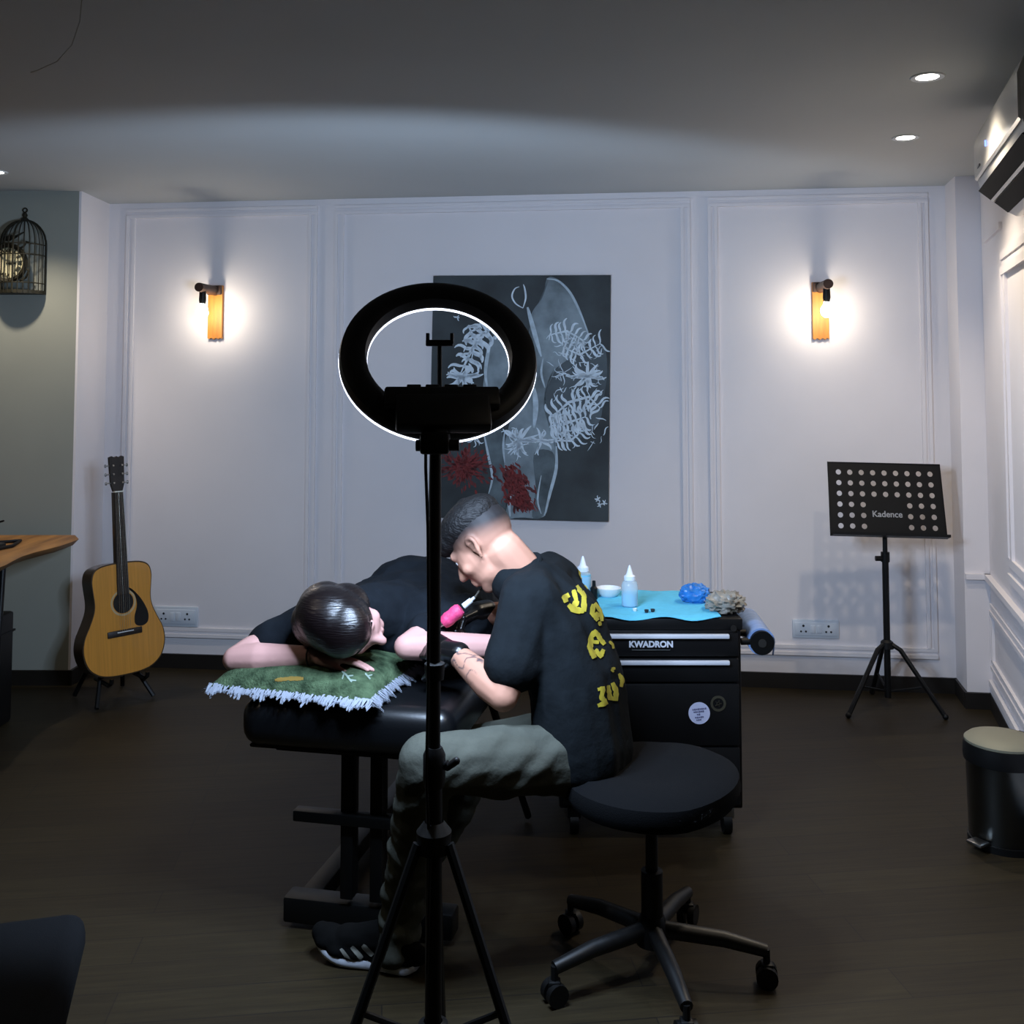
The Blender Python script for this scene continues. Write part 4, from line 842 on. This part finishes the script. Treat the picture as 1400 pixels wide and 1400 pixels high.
# ------------------------------------------------------------------ people
def head_prims(mb, c, fwd, up, ears=True, s=1.0):
    fwd = fwd.normalized(); up = (up - fwd * up.dot(fwd)).normalized(); sd = fwd.cross(up); B3 = basis(sd, fwd, up)
    q = lambda a, b, d=0.0: c + (fwd * a + up * b + sd * d) * s
    mb.ball(q(-.012, .035), (0.076 * s, 0.097 * s, 0.088 * s), B3, 24); mb.ball(q(.03, -.01), (0.066 * s, 0.072 * s, 0.085 * s), B3, 20)
    mb.ball(q(.028, -.062), (0.054 * s, 0.058 * s, 0.05 * s), B3, 20); mb.capsule(q(.06, -.098, -.014), .02 * s, q(.06, -.098, .014), .02 * s)
    mb.capsule(q(.094, .006), .009 * s, q(.113, -.032), .0135 * s); mb.capsule(q(.098, -.038, -.012), .008 * s, q(.098, -.038, .012), .008 * s)
    mb.capsule(q(.080, .024, -.034), .015 * s, q(.080, .024, .034), .015 * s)
    for k in (-1, 1): mb.ball(q(.058, -.028, k * .042), (.024 * s, .026 * s, .022 * s), B3, 12); mb.capsule(q(.02, -.068, k * .034), .018 * s, q(.055, -.092, k * .02), .018 * s)
    mb.capsule(q(.089, -.06, -.018), .0075 * s, q(.089, -.06, .018), .0075 * s); mb.capsule(q(.086, -.072, -.014), .009 * s, q(.086, -.072, .014), .009 * s)
    if ears:
        for k in (-1, 1):
            pts = [q(-.004, -.03, k * .074), q(-.012, -.012, k * .083), q(-.02, .012, k * .088), q(-.016, .028, k * .087), q(-.002, .032, k * .083), q(.008, .02, k * .077)]
            for a, b in zip(pts, pts[1:]): mb.capsule(a, .0062 * s, b, .0062 * s, 8)
            mb.ball(q(-.006, .004, k * .076), (.006 * s, .016 * s, .026 * s), B3, 10)
    return q
def hand(mb, wrist, d, n, thumb, curls=(40, 40, 40, 40), ln=0.178, tcurl=30, tout=45, rr=1.0):
    """wrist point, finger direction, back-of-hand normal, thumb side (+1/-1)"""
    d = d.normalized(); n = (n - d * n.dot(d)).normalized(); sd = d.cross(n) * thumb; k = ln / 0.178
    mb.capsule(wrist, .023 * rr, wrist + d * .03 * k, .024 * rr)
    lens = ((.044, .027, .022), (.048, .031, .023), (.045, .029, .022), (.035, .022, .019))
    for i in range(4):
        base = wrist + d * (.085 + (.004, .008, .004, -.004)[i]) * k + sd * (.028 - .0185 * i) * k
        mb.capsule(wrist + d * .02 * k + sd * (.014 - .009 * i) * k, .015 * rr, base, .0125 * rr, 10)
        a = R(curls[i]) * .6; p = base; dr = d; ang = 0
        for j, L_ in enumerate(lens[i]):
            ang += a if j == 0 else R(curls[i]) * (.9 if j == 1 else .6)
            dr = d * math.cos(ang) - n * math.sin(ang); p2 = p + dr * L_ * k; r0 = (.0098, .0088, .008)[j] * (.9 if i == 3 else 1) * rr
            mb.capsule(p, r0, p2, r0 * .92, 10); p = p2
    tb_ = wrist + d * .028 * k + sd * .026 * k - n * .006; td = (d * math.cos(R(tout)) + sd * math.sin(R(tout)) - n * .25).normalized()
    p1 = tb_ + td * .045 * k; t2 = (td * math.cos(R(tcurl)) + (d - n * .9).normalized() * math.sin(R(tcurl))).normalized(); p2 = p1 + t2 * .032 * k; p3 = p2 + t2 * .024 * k
    mb.capsule(wrist + d * .012 * k, .017 * rr, tb_, .017 * rr, 10); mb.capsule(tb_, .016 * rr, p1, .0125 * rr, 10); mb.capsule(p1, .0115 * rr, p2, .0105 * rr, 10); mb.capsule(p2, .0105 * rr, p3, .009 * rr, 10)

SKINM = mat('skin_warm', (205, 160, 135), 0.6, attr=True, spec=0.2); SKINP = mat('skin_pale', (215, 170, 155), 0.6, attr=True, spec=0.2)
SK1, SK2 = lin((172, 126, 106)), lin((186, 142, 134))
TEE = mat('black_cotton', (17, 21, 24), 0.95, var=0.2, vs=20, bump=0.3, bs=35, spec=0.1)
TEE2 = mat('black_cotton_faded', (20, 24, 29), 0.95, var=0.2, vs=20, bump=0.3, bs=35, spec=0.1)
HAIR = mat('black_hair', (10, 9, 10), 0.6, bump=0.5, bs=40, stretch=(1, 8, 4), spec=0.25)
HAIR2 = mat('dark_brown_hair', (12, 6, 7), 0.32, bump=0.25, bs=30, stretch=(1.0, 1.0, 9), spec=0.6)
NITR = mat('black_nitrile', (12, 12, 13), 0.28, spec=0.5)

# ---- lying client
c = V((-0.462, 2.85, 0.858)); fw = V((.88, -.29, -.40)).normalized(); up = V((-.42, -.80, .22)); up = (up - fw * up.dot(fw)).normalized(); sdv = fw.cross(up)
if sdv.z < 0: sdv_up = -sdv
else: sdv_up = sdv
cl = thing('person', 'person in a black T-shirt lying face down on the table, head on the pillow', 'person', (-0.36, 3.2, TTOP))
sho = V((-.345, 3.12, .79)); sl, sr = V((-.55, 3.12, .80)), V((-.14, 3.10, .80))
el1 = V((*P(322, 901, 2.90).xy, 0)); el1.z = P(322, 901, 2.90).z
wr1 = P(428, 897, 2.855); fi1 = P(548, 905, 2.835)
el2 = P(556, 884, 2.90); wr2 = P(704, 884, 2.99)
hipc = V((-.20, 3.66, .775))
mb = MB(); q = head_prims(mb, c, fw, up, False)
mb.capsule(q(-.03, -.06), .055, sho + V((0, -.02, .03)), .06); mb.capsule(sl + V((.05, 0, 0)), .07, sr - V((.05, 0, 0)), .07)
mb.capsule(sho, .10, hipc - tdir * .16, .10); mb.capsule(hipc - tside * .07, .10, hipc + tside * .07, .10); mb.capsule(sho - tside * .09, .09, hipc - tside * .06 - tdir * .1, .09); mb.capsule(sho + tside * .09, .09, hipc + tside * .06 - tdir * .1, .09)
mb.ball(hipc - tdir * .10 + V((-.09, 0, .055)), (.09, .10, .085))
for k in (-1, 1):
    h = hipc + tside * .085 * k; kn = h + tdir * .42 + V((0, 0, -.055)); an = kn + tdir * .36 - V((0, 0, .02)); mb.chain([(h, .085), (kn, .05), (an, .034)]); mb.capsule(an, .033, an + tdir * .12 - V((0, 0, .025)), .025)
mb.chain([(sl, .058), (el1 + (sl - el1) * .15, .046), (el1, .036), (el1 + (wr1 - el1) * .3, .043), (wr1, .027)])
mb.chain([(sr, .058), (el2 + (sr - el2) * .2, .046), (el2, .036), (el2 + (wr2 - el2) * .3, .043), (wr2, .030)])
hand(mb, wr1, (fi1 - wr1) * .9 + V((0, 0, -.003)), V((.05, .1, 1)), 1, (12, 12, 14, 16), .16, 10, 15, .9)
hand(mb, wr2, wr2 - el2, V((0, .2, 1)), -1, (35, 38, 40, 45), .165)
def tint2(p): return (*SK2[:3], 1)
body2, _ = blob('body', mb, SKINP, cl, 0.0042, 8, tint=tint2)
mb = MB(); B3 = basis(sdv, fw, up)
mb.ball(q(-.016, .03), (.089, .114, .1), B3, 28); mb.ball(q(-.075, -.02), (.078, .075, .085), B3, 20); mb.ball(q(.028, .066), (.079, .075, .058), B3, 20); mb.ball(q(-.03, -.01) + V((-.03, 0, -.01)), (.095, .09, .08), None, 20); mb.ball(q(-.02, -.02) + sdv_up * .03, (.07, .07, .07), None, 20); mb.capsule(q(-.05, -.05), .075, sho + V((-.04, -.05, .03)), .06)
blob('hair', mb, HAIR2, cl, 0.006, 5)
part('hair_tie', MB().path([q(-.12, -.03) + (up * math.cos(a) + sdv * math.sin(a)) * .02 for a in [i * .5236 for i in range(12)]], .005, 6, True), BLACK, cl, True)
mb = MB()
mb.capsule(sl + V((.03, 0, -.01)), .088, sr + V((-.03, 0, -.01)), .088)
for k in (-.1, 0, .1): mb.capsule(sho + tside * k + V((0, .0, -.0)), .115, sho + tdir * .38 + tside * k * .9 + V((0, 0, .0)), .115 + (.03 if k == 0 else 0))
mb.ball(sho + tdir * .2 + V((-.0, 0, .012)), (.19, .21, .132)); mb.ball(sho + tdir * .26 + V((-.03, 0, .05)), (.15, .15, .11))
mb.capsule(q(-.04, -.10), .072, sho + V((0, 0, .03)), .10); mb.capsule(sl, .078, sl + (el1 - sl) * .62, .07); mb.capsule(sr, .085, sr + (el2 - sr) * .60, .07)
sh2, _ = blob('t_shirt', mb, TEE2, cl, 0.007, 6, (.006, 9, (1, 1, 1)))
mb = MB()
for k in (-1, 1):
    h = hipc + tside * .085 * k; kn = h + tdir * .42 + V((0, 0, -.055)); an = kn + tdir * .33 - V((0, 0, .02)); mb.chain([(h - tdir * .03, .095), (kn, .066), (an, .055)])
mb.capsule(hipc - tside * .06, .105, hipc + tside * .06, .105)
blob('trousers', mb, mat('black_denim', (20, 20, 24), .9), cl, 0.009, 5, (.006, 8, (1, 1, 1)))
wrd = (wr1 - el1).normalized(); o1 = wrd.orthogonal().normalized(); o2 = wrd.cross(o1); bp = wr1 - wrd * .005
part('bracelet', MB().path([bp + (o1 * math.cos(a) + o2 * math.sin(a)) * .034 for a in [i * .3927 for i in range(16)]], .0028, 6, True), mat('bracelet', (40, 24, 20), .5), cl, True)
for a in (-1, 1):
    part('eyebrow', MB().capsule(q(.092, .03, a * .018), .003, q(.085, .034, a * .045), .0022), HAIR2, cl, True)

# ---- seated man tattooing
tm = thing('person', 'seated man in black T-shirt with yellow brush lettering, bent over the tattoo work', 'person', (0.22, 2.80, 0))
hc_ = V((-.078, 2.915, 1.060)); fh = V((-.70, .28, -.655)).normalized(); uh = V((-.604, .219, .766)); uh = (uh - fh * uh.dot(fh)).normalized(); sh_ = fh.cross(uh)
SHL, SHR, ELL = V((.05, 2.77, .925)), V((.13, 3.08, .92)), P(688, 952, 2.66)
WRL = P(624, 894, 2.80); ELR, WRR = V((.06, 3.20, .80)), V((-.105, 3.06, .838))
mb = MB(); q = head_prims(mb, hc_, fh, uh)
nb_ = V((.03, 2.915, .975))
mb.capsule(q(-.035, -.045), .058, nb_, .064); mb.capsule(q(-.02, -.055), .05, nb_ + V((-.02, 0, -.02)), .06)
mb.capsule(V((.07, 2.91, .92)), .08, V((.16, 2.82, .66)), .10); mb.capsule(SHL, .06, SHR, .06); mb.capsule(V((.17, 2.76, .57)), .085, V((.20, 2.86, .57)), .085)
mb.chain([(SHL, .058), (ELL + (SHL - ELL) * .2, .045), (ELL, .039), (ELL + (WRL - ELL) * .28, .044), (ELL + (WRL - ELL) * .7, .036), (WRL, .029)])
mb.chain([(SHR, .058), (ELR, .04), (ELR + (WRR - ELR) * .3, .042), (WRR, .029)])
HPL, KNL, ANL = V((.15, 2.72, .54)), P(585, 1045, 2.55), P(552, 1250, 2.74)
HPR, KNR, ANR = V((.21, 2.92, .53)), V((-.10, 3.08, .43)), V((-.275, 3.13, .09))
mb.chain([(HPL, .075), (KNL, .05), (ANL, .035)]); mb.chain([(HPR, .075), (KNR, .05), (ANR, .035)])
mb.capsule(ANL, .034, ANL + V((-.06, .02, -.05)), .026); mb.capsule(ANR, .034, ANR + V((-.01, .05, -.045)), .026)
gdir = P(578, 880, 2.875) - WRL
hand(mb, WRL, gdir, V((-.35, -.75, .55)), -1, (45, 50, 50, 50), .17)
hand(mb, WRR, V((-.55, -.6, -.1)), V((-.2, .2, .9)), 1, (70, 75, 75, 75), .165)
GREY = lin((26, 24, 25)); INK = lin((54, 54, 62)); DARKSH = lin((60, 44, 36))
fa0, fa1 = ELL.copy(), WRL.copy(); fl = (fa1 - fa0).length; fdir = (fa1 - fa0).normalized()
def tint1(p):
    col = SK1[:3]; r_ = p - hc_
    if r_.length < .2:
        f_, u_ = r_.dot(fh), r_.dot(uh); h = u_ - .35 * min(0, f_ + .02) + .0
        k = smoothstep(-.022, .062, h) * (1 - smoothstep(.075, .09, f_)); col = mix(col, GREY[:3], k)
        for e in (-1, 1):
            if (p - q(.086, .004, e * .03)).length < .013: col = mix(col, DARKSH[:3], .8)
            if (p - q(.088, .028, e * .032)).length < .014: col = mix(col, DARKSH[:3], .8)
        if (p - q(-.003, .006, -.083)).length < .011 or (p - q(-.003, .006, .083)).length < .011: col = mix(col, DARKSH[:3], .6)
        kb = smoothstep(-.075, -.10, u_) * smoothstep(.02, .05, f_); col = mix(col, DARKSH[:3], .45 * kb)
    t = (p - fa0).dot(fdir)
    if .03 < t < fl and (p - fa0 - fdir * t).length < .07:
        n1 = noise.noise(p * 34); n2 = noise.noise(p * 15 + V((3, 1, 2)))
        k = (smoothstep(.10, .03, abs(n1)) * .75 + smoothstep(.1, .35, n2) * .45) * smoothstep(.06, .12, t); col = mix(col, INK[:3], min(.85, k * 1.2))
    return (*col, 1)
body1, _ = blob('body', mb, SKINM, tm, 0.0042, 9, tint=tint1)
# gloves
mb = MB(); hand(mb, WRL, gdir, V((-.35, -.75, .55)), -1, (45, 50, 50, 50), .17, rr=1.13); mb.capsule(WRL - gdir.normalized() * .008, .034, WRL + gdir.normalized() * .03, .031)
blob('glove', mb, NITR, tm, 0.0042, 3)
mb = MB(); hand(mb, WRR, V((-.55, -.6, -.1)), V((-.2, .2, .9)), 1, (70, 75, 75, 75), .165, rr=1.13); mb.capsule(WRR, .034, WRR + V((.03, .03, 0)), .033)
blob('glove', mb, NITR, tm, 0.0042, 3)
# hair: long on top, faded sides
B3 = basis(sh_, fh, uh); mb = MB()
mb.ball(q(-.002, .078), (.0775, .103, .058), B3, 24); mb.ball(q(.062, .075), (.062, .055, .048), B3, 20); mb.ball(q(.088, .066), (.05, .036, .034), B3, 16); mb.ball(q(-.045, .075), (.066, .06, .052), B3, 20); mb.ball(q(-.02, .118), (.03, .03, .022), B3, 14)
blob('hair', mb, HAIR, tm, 0.005, 5, (.0022, 42, (1, 1, 1)))
for e in (-1, 1): part('eye', MB().ball(q(.078, .004, e * .032), .012, seg=12), WHITEPL, tm, True)
# shirt
mb = MB()
mb.chain([(V((.19, 2.80, .535)), .136), (V((.178, 2.81, .68)), .130), (V((.138, 2.85, .83)), .126), (V((.07, 2.90, .925)), .10)])
mb.chain([(V((.175, 2.73, .545)), .115), (V((.15, 2.75, .70)), .11), (V((.10, 2.78, .84)), .105), (SHL + V((.015, .0, -.015)), .085)])
mb.chain([(V((.22, 2.89, .545)), .115), (V((.20, 2.90, .70)), .11), (V((.155, 2.96, .84)), .105), (SHR + V((-.02, .0, -.01)), .08)])
mb.capsule(SHL + V((0, .02, .01)), .082, SHR + V((-.02, 0, .01)), .08); mb.capsule(V((.008, 2.90, .958)), .074, V((.06, 2.91, .945)), .08); mb.ball(V((.20, 2.82, .70)), (.095, .13, .16))
se = SHL + (ELL - SHL) * .68; mb.chain([(SHL, .085), (SHL + (ELL - SHL) * .35, .078), (se, .074)]); mb.capsule(se, .072, se + V((.04, .03, .0)), .07)
mb.capsule(SHR, .08, SHR + (ELR - SHR) * .7, .07)
shirt, SBV = blob('t_shirt', mb, TEE, tm, 0.0065, 8, lambda p: .007 * noise.noise(V((p.x * 13, p.y * 9, p.z * 4))) + .006 * noise.noise(V(((p.x + p.z * .5) * 16 + 7, p.y * 10, (p.z - p.x) * 5))))
na = (q(-.035, -.045) - nb_).normalized(); n1 = na.orthogonal().normalized(); n2 = na.cross(n1); nc_ = nb_ + na * .012
part('collar', MB().path([nc_ + (n1 * math.cos(a) + n2 * math.sin(a)) * .068 for a in [i * math.pi / 12 for i in range(24)]], .008, 8, True), TEE, shirt, True)
K = 130 / 700.0
def g8(pts): return [(740 + x * K, 740 + y * K) for x, y in pts]
strokes_ = [([(150, 428), (205, 398)], 30), ([(160, 400), (180, 452)], 26), ([(236, 362), (258, 442)], 26), ([(262, 328), (312, 405), (312, 520)], 28), ([(195, 470), (238, 510), (312, 515)], 32), ([(270, 440), (236, 480)], 30), ([(275, 210), (302, 275), (345, 352)], 22),
         ([(378, 466), (370, 530), (412, 585)], 24), ([(390, 458), (432, 520), (442, 590)], 22), ([(395, 525), (425, 555)], 22), ([(422, 592), (430, 622)], 18),
         ([(402, 655), (362, 705), (354, 790), (388, 862)], 30), ([(400, 668), (430, 722), (462, 762)], 24), ([(370, 742), (420, 745)], 22), ([(455, 798), (430, 850), (392, 800)], 26), ([(496, 738), (520, 762), (526, 792)], 14),
         ([(412, 1092), (452, 1082), (438, 1148), (472, 1190), (412, 1210)], 26), ([(488, 1060), (500, 1155), (545, 1160), (545, 1100), (518, 1042)], 26), ([(566, 975), (592, 1022), (582, 1072)], 22), ([(512, 940), (540, 936)], 14), ([(508, 945), (528, 962)], 12)]
for a_, b_ in ((0, 6), (6, 7), (7, 10), (10, 11), (11, 15), (15, 16), (16, 17), (17, 18), (18, 19), (19, 21)):
    part('brush_glyph', decal(SBV, [(g8(p_), w_ * K * 1.35) for p_, w_ in strokes_[a_:b_]], .0025, .35, 2.0), mat('yellow_print_ink', (150, 136, 30), 0.8, var=.2, vs=60), shirt, True, 60, label='yellow brush glyph')
# trousers and belt
TR = mat('olive_grey_twill', (72, 74, 67), 0.95, var=0.12, vs=14, bump=0.2, bs=60, spec=0.1)
mb = MB(); mb.capsule(V((.15, 2.74, .56)), .10, V((.20, 2.88, .56)), .10)
mb.chain([(HPL, .092), (HPL + (KNL - HPL) * .55, .084), (KNL, .074), (KNL + (ANL - KNL) * .35, .070), (ANL + V((0, 0, .03)), .060), (ANL + V((-.02, .01, -.085)), .060)])
mb.chain([(HPR, .09), (KNR, .076), (ANR, .06)])
tr, _ = blob('trousers', mb, TR, tm, 0.0068, 6, lambda p: .007 * noise.noise(V(((p.x + p.z) * 5, p.y * 6, (p.x * .8 - p.z) * 24))) + .005 * noise.noise(V((p.x * 9, p.y * 9, p.z * 16))) + .008 * smoothstep(.62, .3, p.z) * noise.noise(V((p.x * 5, p.y * 5, p.z * 30 + p.x * 14))))
# shoes
def shoe(heel, toe):
    ax = (toe - heel).normalized(); sd = V((-ax.y, ax.x, 0)); L_ = (toe - heel).length
    root = None; prof = [(0, .018), (.02, .030), (.10, .037), (.25, .036), (.4, .034), (.6, .044), (.75, .048), (.88, .042), (.96, .028), (1.0, .012)]
    def ring(f, hw, dz): return heel + ax * L_ * f + sd * hw + V((0, 0, dz))
    bz = lambda f: .012 * max(0, (.12 - f) / .12) ** 1.5 + .035 * max(0, (f - .66) / .34) ** 1.8
    rows = []
    mb = MB(); fine = cr(prof, 3); K_ = 10
    for f_, hw in fine:
        z0 = bz(f_) + .001; z1 = z0 + .026 + .010 * max(0, .3 - f_); row = []
        for k in range(K_):
            a = 2 * math.pi * k / K_; ca, sa = math.cos(a), math.sin(a); row.append(mb.bm.verts.new(ring(f_, hw * .92 * math.copysign(abs(ca) ** .5, ca), (z0 + z1) / 2 + (z1 - z0) / 2 * math.copysign(abs(sa) ** .5, sa))))
        rows.append(row)
    for a_, b_ in zip(rows, rows[1:]):
        for k in range(K_): mb.bm.faces.new((a_[k], a_[(k + 1) % K_], b_[(k + 1) % K_], b_[k]))
    mb.bm.faces.new(rows[0]); mb.bm.faces.new(rows[-1][::-1])
    up_ = MB()
    for f_, hw in prof[1:-1]: up_.ball(ring(f_, 0, bz(f_) + .034), (hw * .98, hw * .98, .026))
    for (f0, h0), (f1, h1) in zip(prof[1:], prof[2:-1]): up_.capsule(ring(f0, 0, bz(f0) + .036), h0 * .86, ring(f1, 0, bz(f1) + .036), h1 * .86)
    up_.capsule(ring(.12, 0, .06), .037, ring(.16, 0, .105), .038); up_.capsule(ring(.2, 0, .098), .034, ring(.62, 0, .066), .03); up_.capsule(ring(.3, 0, .07), .035, ring(.7, 0, .058), .036)
    ob, bv = blob('shoe', up_, mat('black_knit', (9, 9, 9), .9, spec=.1), tm, 0.005, 4, cuts=[(heel + V((0, 0, .028)), (0, 0, -1))])
    part('sole', mb, mat('white_foam_sole', (196, 202, 212), .6), ob, True, 50)
    lc = []
    for f_ in (.52, .62, .72): lc.append(f_)
    return ob, bv
s1, SV1 = shoe(V((-.240, 2.715, 0)), V((-.515, 2.80, 0)))
part('side_stripes', decal(SV1, [([(481, 1294), (495, 1310)], 7), ([(496, 1292), (510, 1306)], 7), ([(466, 1297), (478, 1312)], 5)], .002, 0, 2), mat('stripe_grey', (120, 120, 112), .6), s1, True)
shoe(ANR + V((.015, -.06, -.09)), ANR + V((-.045, .20, -.09)))

# ---- tattoo machine in the gloved hand
ta, tb2 = P(606, 852, 2.93), P(634, 829, 2.93); d_ = (tb2 - ta).normalized()
tmc = thing('tattoo_machine', 'pink-wrapped tattoo machine with silver plug in the gloved hand', 'tattoo machine', ta)
part('grip', MB().path([ta + d_ * x for x in (0, .008, .02, .032, .044, .056, .064)], [.016, .019, .021, .019, .021, .020, .015], 16), mat('pink_wrap', (196, 58, 104), .6, var=.2, vs=60, bump=.3), tmc, True)
part('plug', MB().tube(tb2, tb2 + d_ * .028, .009, .008).tube(tb2 + d_ * .028, tb2 + d_ * .04, .005, .004), mat('plug_silver', (200, 205, 210), .3), tmc, True)
part('needle_tip', MB().tube(ta, ta - d_ * .03, .008, .002), CHROME, tmc, True)
e = tb2 + d_ * .04
part('cable', MB().path([e, P(655, 808, 2.93), P(668, 795, 2.95), P(690, 800, 2.98)], .003, 6), mat('cable_grey', (70, 66, 56), .6), tmc, True)
# thin stray wire under the ceiling
single('loose_wire', MB().path([P(113, -40, 2.4), P(112, 0, 2.4), P(109, 30, 2.4), P(98, 62, 2.4), P(78, 84, 2.4), P(52, 96, 2.4), P(42, 99, 2.4)], .0012, 6), mat('wire_grey', (200, 198, 188), .5), 'thin pale curved wire hanging under the ceiling at upper left', 'wire')
